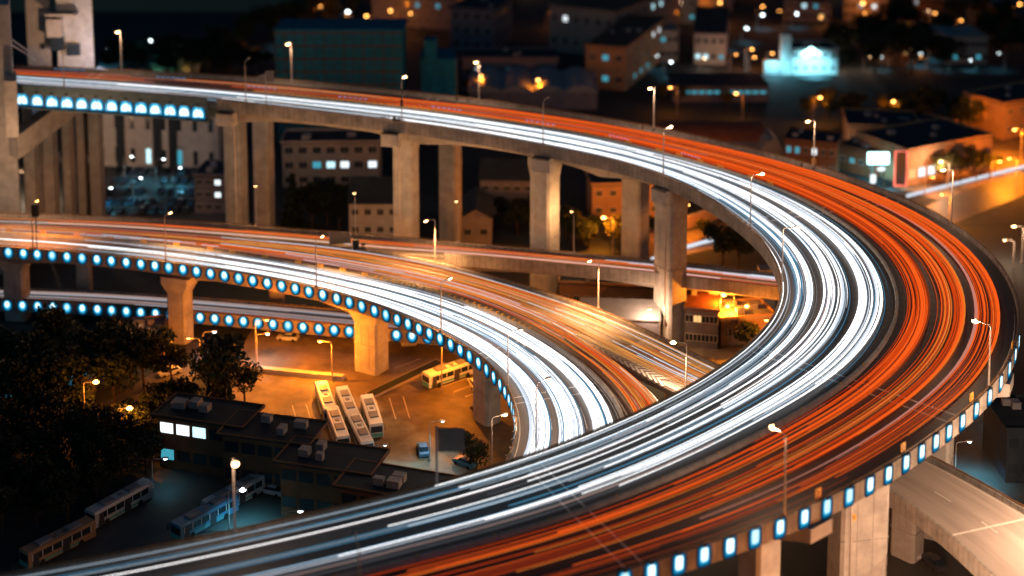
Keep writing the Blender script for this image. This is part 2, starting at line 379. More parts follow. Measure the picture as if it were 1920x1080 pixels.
# straight ramp from the gore on
bb = [p for p in B_back]; ke = min(range(len(bb)), key=lambda k: abs(proj(bb[k])[0]-1070))
RE = Road(bb[ke:], E_low, flip=True)
cb = C_back; RC = Road(C_back, C_front)   # L = back, R = front
RD = Road(D_front, D_back)
ksp = min(range(RC.n), key=lambda k: abs(proj(RC.R[k])[0]-700))
kbs = min(range(len(B_back)), key=lambda k: abs(proj(B_back[k])[0]-700))

# ================================================================== SETTING
def sheet(name, pts, m, z=0.0, kind='structure'):
    mb = MB(); mb.add([V((p.x, p.y, z)) for p in pts], [tuple(range(len(pts)))]); o = mb.build(name, m); return tag(o, kind=kind)
mb = MB(); mb.add([(-4000,-300,0),(4000,-300,0),(4000,5500,0),(-4000,5500,0)], [(0,1,2,3)]); tag(mb.build('ground', M['ground']), kind='structure')
sheet('river', [V((-900,640,0)), V((-95,640,0)), V((-70,900,0)), V((-200,1700,0)), V((-1500,1700,0))], M['water'], .02)
def G(*pp): return [at(x, y, 0) for x, y in pp]
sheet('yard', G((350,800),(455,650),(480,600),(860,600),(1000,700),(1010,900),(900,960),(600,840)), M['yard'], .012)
sheet('street', G((20,900),(-40,860),(210,748),(300,690),(360,640),(395,640),(390,690),(330,740),(250,800)), M['street'], .016)
sheet('parking_lot', G((200,308),(420,308),(420,420),(195,420)), M['street'], .012)
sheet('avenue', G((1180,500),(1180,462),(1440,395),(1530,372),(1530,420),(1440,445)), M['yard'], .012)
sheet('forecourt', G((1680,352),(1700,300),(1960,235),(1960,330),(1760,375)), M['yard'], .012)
sheet('boulevard', G((1700,400),(1960,300),(1960,350),(1760,430)), M['street'], .018)
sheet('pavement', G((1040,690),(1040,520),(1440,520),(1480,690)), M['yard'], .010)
sheet('lane', G((1260,665),(1480,700),(1480,720),(1250,690)), M['street'], .015)
sheet('bus_bay', G((20,1060),(300,880),(540,880),(640,1010),(400,1130),(30,1130)), M['street'], .012)
sheet('lot', G((1640,1120),(1640,900),(1990,700),(1990,1120)), M['street'], .012)
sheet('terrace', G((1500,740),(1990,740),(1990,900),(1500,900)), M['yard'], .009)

# ================================================================== UPPER VIADUCT
UP = viaduct('viaduct', 'highest curving elevated road with white and orange light trails', (0, 240, 0))
kA = lambda px: min(range(RA.n//2), key=lambda k: abs(proj(RA.L[k])[0]-px))
k400 = kA(405)
deck(RA, UP, m='asphalt')
parapet(RA, 'L', UP, k400); parapet(RA, 'R', UP)
rail(RA, 'L', UP); rail(RA, 'R', UP)
girder(RA, UP, inset=3.4, depth=3.6, span=43, haunch=1.5, phase=-RA.s[kA(446)], k0=k400)
girder(RA, UP, inset=3.4, depth=4.6, span=400, haunch=0, k0=0, k1=k400+1, m='steel')
# steel plate girder of the first span with its row of lamps, their wash drawn as glowing arcs
mb = MB(); sweep(mb, RA, [('L', 0, .85), ('L', .4, .85), ('L', .4, -.3), ('L', 1.0, -.3), ('L', 1.0, -4.6), ('L', .1, -4.6), ('L', .1, -4.85), ('L', 1.6, -4.85), ('L', 1.6, -.5), ('L', 0, -.5)], 0, k400)
local(mb.build('steel_web', M['steel'], UP), UP)
for k in range(0, k400, 1):
    mb = MB(); mb.box(RA.edge('L', k, .72, -2.6), (.14, .5, 4)); local(mb.build('stiffener', M['steel'], UP), UP)
k50 = kA(40); s_ = RA.s[k50]; n = 0
while s_ < RA.s[k400]-3:
    k = max(i for i in range(RA.n) if RA.s[i] <= s_); p = RA.edge('L', k, .86, 0); d = RA.L[k+1]-RA.L[k]; rz = math.atan2(d.y, d.x); t = (s_-RA.s[k])/2.5; p += d*t
    mb = MB()
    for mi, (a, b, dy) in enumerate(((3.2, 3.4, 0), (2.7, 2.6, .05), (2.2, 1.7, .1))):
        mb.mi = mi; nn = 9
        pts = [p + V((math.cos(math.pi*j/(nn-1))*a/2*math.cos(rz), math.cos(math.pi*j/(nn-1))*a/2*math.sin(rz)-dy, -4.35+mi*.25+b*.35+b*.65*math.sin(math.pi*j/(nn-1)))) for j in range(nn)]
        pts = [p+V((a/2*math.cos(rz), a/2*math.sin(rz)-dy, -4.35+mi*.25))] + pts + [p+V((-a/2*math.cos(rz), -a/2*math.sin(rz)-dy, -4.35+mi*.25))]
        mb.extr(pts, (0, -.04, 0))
    mb.mi = 3; mb.box(p+V((0,-.5,-.9)), (.7,.4,.25), rz)
    local(mb.build('wall_lamp_wash', [M['wash_rim'], M['wash_mid'], M['wall_core'], M['dark']], UP), UP); s_ += 3.5
# median barrier
mb = MB(); sweep(mb, RW, [('R', .35, 0), ('R', .22, .75), ('R', -.22, .75), ('R', -.35, 0)]); local(mb.build('median_barrier', M['parapet'], UP), UP)
# chevron boards on the far median and yellow arrow plates further on
def chevrons(road, side, k0, k1, parent, step=1.6, dz=.95, hgt=.75, fl=1):
    s_ = road.s[k0]
    while s_ < road.s[k1]:
        k = max(i for i in range(road.n) if road.s[i] <= s_); t = (s_-road.s[k])/2.5
        p = road.edge(side, k, 0, dz)+ (road.L[min(k+1, road.n-1)]-road.L[k])*t; d = (road.L[min(k+1,road.n-1)]-road.L[k]).normalized()
        q = V((0,0,1)); a = p - d*.35*fl - q*hgt/2; b = p + d*.35*fl; c = p - d*.35*fl + q*hgt/2; n_ = V((d.y, -d.x, 0))*.06
        mb = MB(); mb.extr([a, a+d*.4, b+d*.4, c+d*.4, c, b], n_)
        local(mb.build('chevron_plate', M['yellow'], parent), parent); s_ += step
chevrons(RW, 'R', kA(480), kA(800), UP)
for x in (947,997,1040,1093,1138,1187,1230,1273,1316,1360,1400,1437):
    k = min(range(RW.n//2), key=lambda k: abs(proj(RW.R[k])[0]-x)); mb = MB()
    d = (RW.R[k+1]-RW.R[k]).normalized(); p = RW.R[k] + V((0,0,1.05))
    for j in (-1,0,1):
        b = p + d*j*.55
        for u_, v_ in ((b-d*.2-V((0,0,.3)), b+d*.1), (b+d*.1, b-d*.2+V((0,0,.3)))): mb.extr([u_, u_+d*.25, v_+d*.25, v_], V((d.y,-d.x,0))*.08)
    local(mb.build('arrow_plate', M['yellow'], UP), UP)
for s0 in range(12, int(RW.s[-1])-12, 9):       # small reflectors on the median further round
    k = int(s0/2.5)
    if RW.s[min(k, RW.n-1)] < RW.s[kA(1440)]: continue
    mb = MB(); mb.box(RW.R[min(k, RW.n-1)]+V((0,0,.82)), (.22,.22,.2)); local(mb.build('reflector', M['yellow'], UP), UP)
# markings
mb = MB()
for rd in (RW, RO):
    strip(rd, .045, .18, 2, rd.n-2, mb=mb); strip(rd, .955, .18, 2, rd.n-2, mb=mb)
    for f in (.325, .63): strip(rd, f, .16, 4, rd.n-4, 2.2, 3.4, mb=mb)
for px_s in (RA.n*.30, RA.n*.53, RA.n*.68, RA.n*.80, RA.n*.12):
    for dd in (0, .9):
        i = px_s+dd; a = RA.P(i, .02, .014); b = RA.P(i, .98, .014); d = RA.dirn(i)*.12; mb.add([a-d, b-d, b+d, a+d], [(0,1,2,3)])
local(mb.build('road_marking', M['paint'], UP), UP)
# expansion joint covers on the outer barrier
for x in (868, 1203, 1500):
    k = min(range(RA.n//2), key=lambda k: abs(proj(RA.R[k])[0]-x)); mb = MB(); mb.box(RA.edge('R', k, .42, .45), (.35,.12,.9)); mb.box(RA.edge('R', k+1, .42, .4), (.2,.12,.8)); local(mb.build('joint_cover', M['dark'], UP), UP)
# lamps with painted wall wash under the outer rail, from the right-hand bend on
kr = min(range(RA.n), key=lambda k: (proj(RA.R[k]+V((0,0,1.1)))-0 if False else abs(proj(RA.R[k])[1]-632)+abs(proj(RA.R[k])[0]-1916)))
wall_lamp_washes(RA, 'R', UP, RA.s[kr]*1.0, 1e9 if False else RA.s[kr]+230, 3.3, zc=-.40, h=2.5, wd=1.6)
# yellow arrow boards on the outer rail
def board(road, side, k, parent, z=1.9):
    mb = MB(); p = road.edge(side, k, .3, 0); d = (road.R[k+1]-road.R[k]).normalized(); rz = math.atan2(d.y, d.x)
    mb.mi = 0; mb.box(p+V((0,0,z)), (1.0,.06,1.2), rz); mb.mi = 1; mb.box(p+V((0,0,1.0)), (.09,.09,1.4), rz)
    q = V((0,0,1)); c = p+V((0,0,z)); nrm = V((d.y,-d.x,0))
    for sg in (1,-1):
        for u_, v_ in ((c+d*.25-q*.4, c-d*.2), (c-d*.2, c+d*.25+q*.4)): mb.extr([u_+nrm*.04*sg, u_+d*.2+nrm*.04*sg, v_+d*.2+nrm*.04*sg, v_+nrm*.04*sg], nrm*.02*sg)
    return local(mb.build('arrow_board', [M['yellow'], M['dark']], parent), parent)
for x, y in ((1520,935),(1708,840),(1838,748),(1905,660)):
    k = min(range(RA.n-2), key=lambda k: abs(proj(RA.R[k]+V((0,0,1.5)))[0]-x)+abs(proj(RA.R[k]+V((0,0,1.5)))[1]-y)); board(RA, 'R', k, UP)
for x in (1572, 1780, 1850):
    k = min(range(RA.n//2), key=lambda k: abs(proj(RA.R[k])[0]-x)); board(RA, 'R', k, UP)
# piers
for x, D, w_, cw in ((446,338,4.6,1.0),(763,318,4.9,.5),(1021,304,5.3,.35),(1255,287,5.6,.2)):
    p = atD(x, D); k = min(range(RA.n), key=lambda k: (RA.L[k].xy-p.xy).length); d = RA.dirn(k)
    pier(UP, p, RA.L[k].z-3.4, w_, w_*.85, math.atan2(d.y, d.x)-.25, (cw, 4.2))
for x, D, w_ in ((497,352,4.4),(845,338,4.6),(1190,318,5.2)):
    p = atD(x, D); k = min(range(RA.n), key=lambda k: (RA.L[k].xy-p.xy).length); d = RA.dirn(k)
    pier(UP, p, RA.L[k].z-3.2, w_, w_*.85, math.atan2(d.y, d.x)-.2, (.6, 3.0))
# crossheads between the column pairs, carrying block outside the edge
for (x, D), (x2, D2) in (((446,338),(497,352)), ((763,318),(845,338)), ((1021,304),(1190,318)), ((1255,287),(1360,300))):
    a, b = atD(x, D), atD(x2, D2); k = min(range(RA.n), key=lambda k: (RA.L[k].xy-a.xy).length); z = RA.L[k].z
    u = (b-a).normalized(); a2 = a-u*3.0; b2 = b+u*3; n_ = V((-u.y, u.x, 0))*1.5
    mb = MB(); q = lambda pt, dz: V((pt.x, pt.y, z+dz))
    mb.extr([q(a2,-2.0)-n_, q(b2,-2.0)-n_, q(b2,-3.6)-n_, q(b,-5.2)-n_, q(a,-5.2)-n_, q(a2,-4.0)-n_], n_*2)
    local(mb.build('crosshead', M['concrete'], UP), UP)
for x in (432, 733, 1010, 1243):   # bearing blocks hung outside the parapet
    k = kA(x); d = RA.L[k+1]-RA.L[k]; rz = math.atan2(d.y, d.x); mb = MB(); mb.box(RA.edge('L', k, .1, -3.4), (4.2, 2.2, 3.0), rz); mb.mi = 1; mb.box(RA.edge('L', k, -.2, -1.95), (3.8, 2.0, .35), rz)
    local(mb.build('bearing_block', [M['concrete'], M['dark']], UP), UP)
    mb = MB(); p = RA.edge('L', k, -1.15, -2.2)+d.normalized()*1.6; mb.tube([p, p-V((0,0,2.2)), p+V((.5,0,-3.2)), p+V((.5,.9,-4.0)), V((p.x+.5, p.y+.9, 1))], .13, 6); local(mb.build('drain_pipe', M['pole'], UP), UP)
# near right-hand piers
p = at(1604, 960+0, 14); p = V((p.x, p.y+3, 0)); o = pier(UP, V((p.x, 193, 0)), 24.4, 7.2, 5.0, R(12), (.5, 2.5))
mb = MB(); c = V((p.x-1.6, 193-2.9, 15.8)); mb.ball(c, (.62,.12,.62), 16, 8)
mb2 = MB(); mb2.mi = 0; n = 20
mb2.extr([c+V((.6*math.cos(2*math.pi*i/n), 0, .6*math.sin(2*math.pi*i/n))) for i in range(n)], (0,.1,0))
sg = local(mb2.build('speed_sign', M['yellow'], UP), UP)
tx = bpy.data.curves.new('speed_number', 'FONT'); tx.body = '40'; tx.size = .75; tx.align_x = 'CENTER'; tx.align_y = 'CENTER'; tx.extrude = .01; tx.materials.append(M['dark'])
tmp = bpy.data.objects.new('tmp', tx); COL.objects.link(tmp); bpy.context.view_layer.update(); me = bpy.data.meshes.new_from_object(tmp.evaluated_get(bpy.context.evaluated_depsgraph_get())); bpy.data.objects.remove(tmp)
to = bpy.data.objects.new('speed_number', me); COL.objects.link(to); to.location = c+V((0,-.02,0)); to.rotation_euler = (R(90),0,0); local(to, UP)
mb = MB(); mb.tube([V((c.x-.1, c.y-.1, 25)), V((c.x-.1, c.y-.1, .5))], .12); local(mb.build('drain_pipe', M['pole'], UP), UP)
for (px, D, wx) in ((1835, 212, 7.0), (1478, 176, 7.5)):
    c = atD(px, D, 24); k = min(range(RA.n), key=lambda k: (RA.R[k].xy-c.xy).length); d = RA.dirn(k); rz = math.atan2(d.y, d.x)
    mb = MB(); cc = RA.edge('R', k, 3.4, -3.7); nr = RA.u[k]; t = d*2.0
    f = lambda off, dz: RA.edge('R', k, off, dz)
    mb.extr([f(-.4,-2.0)-t, f(9,-2.0)-t, f(9,-6.5)-t, f(6,-6.5)-t, f(1.2,-4.4)-t, f(-.4,-3.9)-t], t*2); local(mb.build('crosshead', M['concrete'], UP), UP)
    g = RA.edge('R', k, 10, 0); pier(UP, V((g.x, g.y, 0)), RA.R[k].z-4, 4.6, 4.0, rz, (.8, 3))

# ================================================================== LOWER LOOP
LO = viaduct('viaduct', 'middle elevated loop with white lanes and a row of blue lamps along its front', (-10, 280, 0))
deck(RB, LO); deck(RS, LO, 0, kS+8); deck(RO2, LO)
parapet(RB, 'L', LO); rail(RB, 'L', LO)
girder(RB, LO, inset=2.4, depth=3.0, span=38, haunch=1.0); girder(RO2, LO, inset=1.5, depth=3.0, span=38, haunch=.5); girder(RS, LO, inset=2, depth=2.8, span=38, haunch=.5, k1=kS+6)
mb = MB(); sweep(mb, RB, [('R', .3, 0), ('R', .2, .75), ('R', -.2, .75), ('R', -.3, 0)]); local(mb.build('median_barrier', M['parapet'], LO), LO)
kb = lambda px: min(range(RB.n), key=lambda k: abs(proj(RB.R[k])[0]-px)+ .2*abs(proj(RB.R[k])[1]-560))
chevrons(RB, 'R', kb(700), kb(1000), LO, step=1.4, fl=-1)
wall_lamp_washes(RB, 'L', LO, 8, RB.s[-1]-20, 3.3, zc=-.3, h=2.4, wd=1.9, rnd=True)
for x in (10,73,137,200,262,320,383,440,495,548,590,648,687):
    k = kb(x); mb = MB(); d = (RB.R[k+1]-RB.R[k]).normalized(); p = RB.R[k]+V((0,0,1.1))
    for j in (-1,0,1):
        b = p+d*j*.5
        for u_, v_ in ((b+d*.2-V((0,0,.35)), b-d*.1), (b-d*.1, b+d*.2+V((0,0,.35)))): mb.extr([u_, u_+d*.28, v_+d*.28, v_], V((d.y,-d.x,0))*.08)
    local(mb.build('arrow_plate', M['yellow'], LO), LO)
mb = MB()
for f in (.04, .96): strip(RB, f, .18, 2, RB.n-2, mb=mb); strip(RS, f, .16, 2, kS+4, mb=mb)
for f in (.33, .65): strip(RB, f, .16, 2, RB.n-2, 2.2, 3.4, mb=mb)
strip(RO2, .93, .18, 2, RO2.n-2, mb=mb); strip(RS, .5, .14, 2, kS, 2, 3, mb=mb)
for i in (kb(1000), kb(1120)):
    for dd in (0,.8):
        a, b = RB.P(i+dd, .03, .014), RB.P(i+dd, .97, .014); d = RB.dirn(i)*.12; mb.add([a-d,b-d,b+d,a+d], [(0,1,2,3)])
local(mb.build('road_marking', M['paint'], LO), LO)
for x, D, w_ in ((335,284.5,4.4),(692,271,5.6),(30,296,4.6),(905,250,4.5)):
    p = atD(x, D); k = min(range(RB.n), key=lambda k: (RB.L[k].xy-p.xy).length); d = RB.dirn(k)
    p = V((p.x, p.y, 0)) + RB.u[k]*1.0
    pier(LO, p, RB.L[k].z-2.6, w_, w_*.8, math.atan2(d.y, d.x), (1.2, 3.2))
for x, D in ((767,284),(160,305),(520,300),(620,300)):
    p = atD(x, D); pier(LO, p, 12.6, 3.2, 2.6, .1, (.8, 2.2))
# ================================================================== STRAIGHT RAMP
ST = viaduct('viaduct', 'straight pale ramp that passes under the big bend to the lower right', (50, 230, 0))
deck(RE, ST, m='pale'); parapet(RE, 'L', ST, 18); parapet(RE, 'R', ST); rail(RE, 'R', ST); girder(RE, ST, inset=2.4, depth=3.0, span=40, haunch=1.2)
mbk = MB(); sweep(mbk, RS, fascia_prof('R'), kS-80 if kS > 100 else 0, kS+6) if False else None
# back parapet of the shared deck between the fork and the ramp
class Edge(Road):
    def __init__(s, c, inward): s.L = c; s.R = c; s.n = len(c); s.u = inward; s.s = [2.5*i for i in range(s.n)]
seg = B_back[kbs+2:ke+3]; inw = []
for i in range(len(seg)):
    d = (seg[min(i+1, len(seg)-1)]-seg[max(0, i-1)]).normalized(); inw.append(V((d.y, -d.x, 0)))
RBK = Edge(seg, inw); parapet(RBK, 'L', LO); rail(RBK, 'L', LO)
mb = MB(); strip(RE, .06, .18, 8, RE.n-2, mb=mb); strip(RE, .94, .18, 2, RE.n-2, mb=mb); strip(RE, .5, .2, 2, RE.n-2, 1.4, 2.6, mb=mb)
for i in (RE.n*.84, RE.n*.3):
    a, b = RE.P(i, .05, .014), RE.P(i, .95, .014); d = RE.dirn(i)*.18; mb.add([a-d,b-d,b+d,a+d], [(0,1,2,3)])
local(mb.build('road_marking', M['paint'], ST), ST)
# gore chevrons painted between loop and ramp
mb = MB()
for i in range(13):
    t = i/12; a = at(1112+t*128, 652+t*70, 15.56); b = at(1128+t*125, 651+t*57, 15.56); m_ = (a+b)/2 + V((-1.3, 1.5, 0))
    m_.z = a.z; w2 = V((.35,-.35,0))
    mb.add([a, m_, m_+w2*1.2, a+w2*1.2], [(0,1,2,3)]); mb.add([m_, b, b+w2*1.2, m_+w2*1.2], [(0,1,2,3)])
local(mb.build('gore_chevron', M['paint'], LO), LO)
for px, D in ((1130,262),(1270,247),(1700,207),(1870,196)):
    pier(ST, atD(px, D), 10.6, 4.2, 3.4, -.8, (1.0, 2.4))
# ================================================================== BACK RAMP (C) and LOWEST RAMP (D)
BK = viaduct('viaduct', 'flat elevated road passing behind the tall columns with orange trails', (0, 300, 0))
deck(RC, BK); parapet(RC, 'L', BK); parapet(RC, 'R', BK, ksp+6); rail(RC, 'L', BK); girder(RC, BK, inset=1.6, depth=2.9, span=36, haunch=.5)
mb = MB()
for f in (.06, .94): strip(RC, f, .16, 2, RC.n-2, mb=mb)
strip(RC, .5, .14, 2, RC.n-2, 2, 3, mb=mb); local(mb.build('road_marking', M['paint'], BK), BK)
wall_lamp_washes(RC, 'L', BK, 10, RC.s[-1], 5.0, zc=-.35, h=1.6, wd=1.2, most=60)  # assumed lamp row on the hidden back face, for blue light on the columns
for x, D in ((840,304),(1110,300),(1330,300),(1180,299),(1440,300)): pier(BK, atD(x, D), 10.2, 3.0, 2.6, 0, (.8, 2))
LW = viaduct('viaduct', 'lowest ramp at left with grey trails and a second row of blue lamps', (-60, 300, 0))
deck(RD, LW); parapet(RD, 'L', LW); parapet(RD, 'R', LW); rail(RD, 'L', LW); girder(RD, LW, inset=1.4, depth=2.5, span=36, haunch=.3)
wall_lamp_washes(RD, 'L', LW, 4, RD.s[-1]-14, 3.3, zc=-.35, h=2.4, wd=1.9, rnd=True)
for x, D in ((110,302),(240,300),(430,296),(560,294)): pier(LW, atD(x, D+4), 1.9, 2.6, 2.2, .1, (.3, .5))
# ================================================================== LIGHT TRAILS
WH = ['white_a','white_b','white_c','blue_a','pink_a','dim_a']; OR = ['orange_a','orange_b','orange_c','red_d','amber','pinkred','bluedash','white_b']
def strand(mb, road, i0, i1, f0, f1, wd, dz, drift, ph, lam, fc=None, tight=None, sq=None):
    st = []; i = i0
    while i < i1: st.append(i); i += 1.2
    st.append(i1)
    if len(st) < 2: return
    vs = []; n = len(st)
    for j, i in enumerate(st):
        t = j/(n-1); f = f0+(f1-f0)*t+drift*math.sin(road.s[min(road.n-1, int(i))]/lam+ph)
        if tight: f = fc+(f-fc)*tight(i/road.n)
        if sq: f *= sq(i/road.n)
        k = min(road.n-1, int(i)); u = road.u[k]; p = road.P(i, f, dz); tw = wd*min(1, 2.4*min(t, 1-t)+.04)
        vs += [p-u*tw/2, p+V((0,0,.05)), p+u*tw/2, p-V((0,0,.05))]
    fs = []
    for j in range(n-1):
        for k in range(4): fs.append((j*4+k, j*4+(k+1) % 4, j*4+4+(k+1) % 4, j*4+4+k))
    mb.add(vs, fs)
def trails(road, mats, lanes, name, label, dens=1.0, profile=lambda t: 1.0, tight=None, sq=None, core=None):
    """lanes: (f0, f1, count, weights, width range); profile(t): how much of the traffic stays lit along the road"""
    mb = MB()
    for f0, f1, cnt, wts, (w0, w1) in lanes:
        for c in range(int(cnt*dens*2.3)):
            L = random.uniform(.14, .5); c0 = random.uniform(-.35, 1.0); i0, i1 = max(0, c0), min(1, c0+L)
            if i1-i0 < .04: continue
            if (i0+i1)/2 < .5: i1 = min(i1, i0+.22)
            if (i0+i1)/2 > .66: i0 = random.uniform(.60, .86); i1 = 1.0 if random.random() < .8 else min(1, i0+.3)
            # drop the strand where the road is quiet
            mid = (i0+i1)/2; pr = profile(mid)
            g = random.uniform(-1, 1); fc = (f0+f1)/2; f = fc + g*(f1-f0)/2
            if random.random() > pr**(.35 if .5 < mid < .74 else .6): continue
            if (i0+i1)/2 > .74 and random.random() < .25: continue
            wt = list(wts)
            if mid > .6 and pr < .55 and mats is WH: wt[0] *= .15; wt[3] *= 1.5; wt[2] *= 2
            if mid < .38 and mats is OR: wt[4] += 1.5; wt[5] += 1.0; wt[0] *= .6
            if mid > .6 and pr < .55 and mats is OR: wt[0] *= .4; wt[3] *= 2
            if pr < 1 and random.random() > pr:
                if random.random() < .80: continue
                wt = [x*y for x, y in zip(wt, [.15,.6,1,1.5,1,2,1,1])]
            mb.mi = random.choices(range(len(wt)), wt)[0]
            strand(mb, road, 1+i0*(road.n-3), 1+i1*(road.n-3), f, f+random.gauss(0, .012), random.uniform(w0, w1)*(.3+.9*pr)*random.choice((.5,.8,1,1.2)), random.uniform(.55, .8) if f1-f0 < .5 else random.uniform(.3, .5), random.uniform(0, .008), random.uniform(0, 6.3), random.uniform(15, 45), fc if f1-f0 < .5 else None, tight if f1-f0 < .5 else None, sq)
    if core:      # the dense middle of each lane, where many lights have passed
        c0, c1, n_, wt = core
        for f0, f1 in [l[:2] for l in lanes if l[1]-l[0] < .5 and l[0] > .03]:
            for c in range(n_):
                a = max(0, c0+random.uniform(-.10, .16)); b = min(1, c1+random.uniform(-.18, .08)); mb.mi = random.choices(range(len(wt)), wt)[0]
                f = (f0+f1)/2+(c+.5-n_/2)/n_*(f1-f0)*.86; strand(mb, road, 1+a*(road.n-3), 1+b*(road.n-3), f, f+random.gauss(0,.004), random.uniform(.3,.62), random.uniform(.40,.52), .004, random.uniform(0,6), 30, (f0+f1)/2, tight, sq)
    o = mb.build('light_trail', [M[m] for m in mats]); return tag(o, label, 'light trails', kind='stuff')
ww = (6,3.5,1.2,1.0,.4,.4)
def lerp3(t, a, b, c, t0=.22, t1=.40, t2=.66, t3=.86):
    if t < t0: return a
    if t < t1: return a+(b-a)*(t-t0)/(t1-t0)
    if t < t2: return b
    return b+(c-b)*min(1, (t-t2)/(t3-t2))
tightA = lambda t: lerp3(t, .45, 1, .9, .26, .5, .7, .9)
tightO = lambda t: lerp3(t, .5, 1, 1, .26, .5, .6, .8)
sqO = lambda t: lerp3(t, .68, 1, 1, .28, .5, .7, .9)
def profW(t):   # stations run from the far left round the bend to the near left
    return lerp3(t, .20, 1, .08, .26, .47, .64, .80)
trails(RW, WH, [(.13,.30,80,ww,(.10,.34)),(.38,.58,90,ww,(.10,.34)),(.68,.86,84,ww,(.10,.34)),(.05,.95,70,(0,0,1,2,2,3),(.04,.09)),(.10,.90,60,(0,.6,2,2,1,2),(.04,.10)),(.02,.08,10,(1,2,2,0,1,1),(.05,.12))], 'w',
    'white headlight trails on the inner half of the highest road', 1, profW, tightA, None, (.47,.67,9,(4,3,.6,.4,0,0)))
ow = (8,5,1.0,2.2,.12,.12,0,0)
def profO(t): return lerp3(t, .14, 1, .05, .26, .46, .60, .76)
trails(RO, OR, [(.09,.28,76,ow,(.10,.38)),(.35,.57,90,ow,(.10,.38)),(.64,.84,78,ow,(.10,.38)),(.04,.88,60,(.6,1.5,.8,5,.5,.3,0,.02),(.04,.1)),(.08,.85,36,(1,2,.8,3,.3,.2,0,.02),(.05,.12))], 'o',
    'orange tail light trails on the outer half of the highest road', 1.15, profO, tightO, sqO, (.46,.63,9,(5,4,0,.6,0,0,0,0)))
trails(RB, WH, [(.14,.32,70,ww,(.10,.32)),(.40,.60,76,ww,(.10,.32)),(.70,.88,70,ww,(.10,.32)),(.05,.95,16,(0,0,1,2,2,2),(.05,.1))], 'b',
    'white headlight trails on the middle loop above the blue lamps', 1, lambda t: .06+.94*min(1, max(0, (t-.2)/.42)), lambda t: .4+.6*min(1, max(0, (t-.2)/.4)), None, (.56,.95,8,(3,3,1,.4,0,0)))
lo = (2,2,2,1.5,3,1.2,0,1.2)
trails(RS, OR, [(.10,.42,60,lo,(.08,.26)),(.5,.85,40,lo,(.07,.2))], 's', 'orange and amber trails on the deck behind the white lanes of the middle loop', 1) if False else None
mb = MB()
def add_lane(road, i0, i1, f0, f1, cnt, wts, wr):
    for _ in range(cnt):
        a = random.uniform(0, .7); b = min(1, a+random.uniform(.3, .9)); f = random.uniform(f0, f1); mb.mi = random.choices(range(8), wts)[0]
        strand(mb, road, i0+a*(i1-i0), i0+b*(i1-i0), f, f+random.gauss(0,.01), random.uniform(*wr), random.uniform(.55,.9), random.uniform(0,.01), random.uniform(0,6), 30)
add_lane(RS, 1, kS*.5, .15, .45, 14, (0,.5,1,3,2,2,0,1), (.06,.14)); add_lane(RS, kS*.4, kS+4, .12, .42, 36, lo, (.07,.2)); add_lane(RS, 1, kS, .55, .9, 26, lo, (.05,.12)); add_lane(RS, kS*.5, kS+4, .3, .9, 40, (.3,.3,2.5,.5,4,.5,0,1), (.04,.1))
add_lane(RO2, 1, RO2.n-2, .2, .85, 80, (4,3,4,2,3,.3,0,.2), (.08,.26))
tag(mb.build('light_trail', [M[m] for m in OR]), 'orange and amber trails curving between the white lanes and the straight ramp', 'light trails', kind='stuff')
mb = MB(); add_lane(RE, 1, RE.n*.5, .1, .9, 62, (.1,.1,2.5,.3,4,.4,0,1.2), (.04,.10)); add_lane(RE, 1, RE.n*.5, .32, .36, 4, (0,0,0,0,0,0,0,1), (.1,.2))
tag(mb.build('light_trail', [M[m] for m in OR]), 'thin amber and white trails on the straight ramp', 'light trails', kind='stuff')
mb = MB(); add_lane(RC, 1, RC.n-2, (.36), .58, 12, (3,2,2,2,2,1,0,1), (.06,.16)); add_lane(RC, 1, RC.n-2, .7, .86, 13, (3,2,2,1,2,2,0,1), (.06,.2)); add_lane(RC, RC.n*.7, RC.n-2, .2, .5, 10, (0,0,0,0,0,0,0,2), (.06,.15))
tag(mb.build('light_trail', [M[m] for m in OR]), 'orange trails on the flat road behind the tall columns', 'light trails', kind='stuff')
mb = MB()
def add_w(road, i0, i1, f0, f1, cnt, wts, wr):
    for _ in range(cnt):
        a = random.uniform(0, .5); b = min(1, a+random.uniform(.4, 1)); f = random.uniform(f0, f1); mb.mi = random.choices(range(6), wts)[0]
        strand(mb, road, i0+a*(i1-i0), i0+b*(i1-i0), f, f, random.uniform(*wr), random.uniform(.55,.9), .004, 0, 30)
add_w(RD, 1, RD.n-2, .2, .45, 16, (0,.3,1,.2,2,2), (.06,.16)); add_w(RD, 1, RD.n-2, .55, .8, 16, (0,.3,1,.2,2,2), (.06,.16))
tag(mb.build('light_trail', [M[m] for m in WH]), 'dim grey trails on the lowest ramp at left', 'light trails', kind='stuff')
mb = MB(); mb.mi = 0
for j in range(7):
    o = random.uniform(-3, 3); mb.tube([at(1220,487+o,.6), at(1290,462+o,.6), at(1345,447+o,.6), at(1440,420+o,.6)], random.uniform(.06,.14), 5)
tag(mb.build('light_trail', M['white_b']), 'white trails on the orange avenue seen under the bend', 'light trails', kind='stuff')
mb = MB()
for j in range(6):
    o = random.uniform(-3, 3); mb.tube([at(1700,368+o,.6), at(1790,345+o,.6), at(1960,303+o,.6)], random.uniform(.08,.16), 5)
tag(mb.build('light_trail', M['white_b']), 'pale trails on the boulevard below the neon frame shop', 'light trails', kind='stuff')
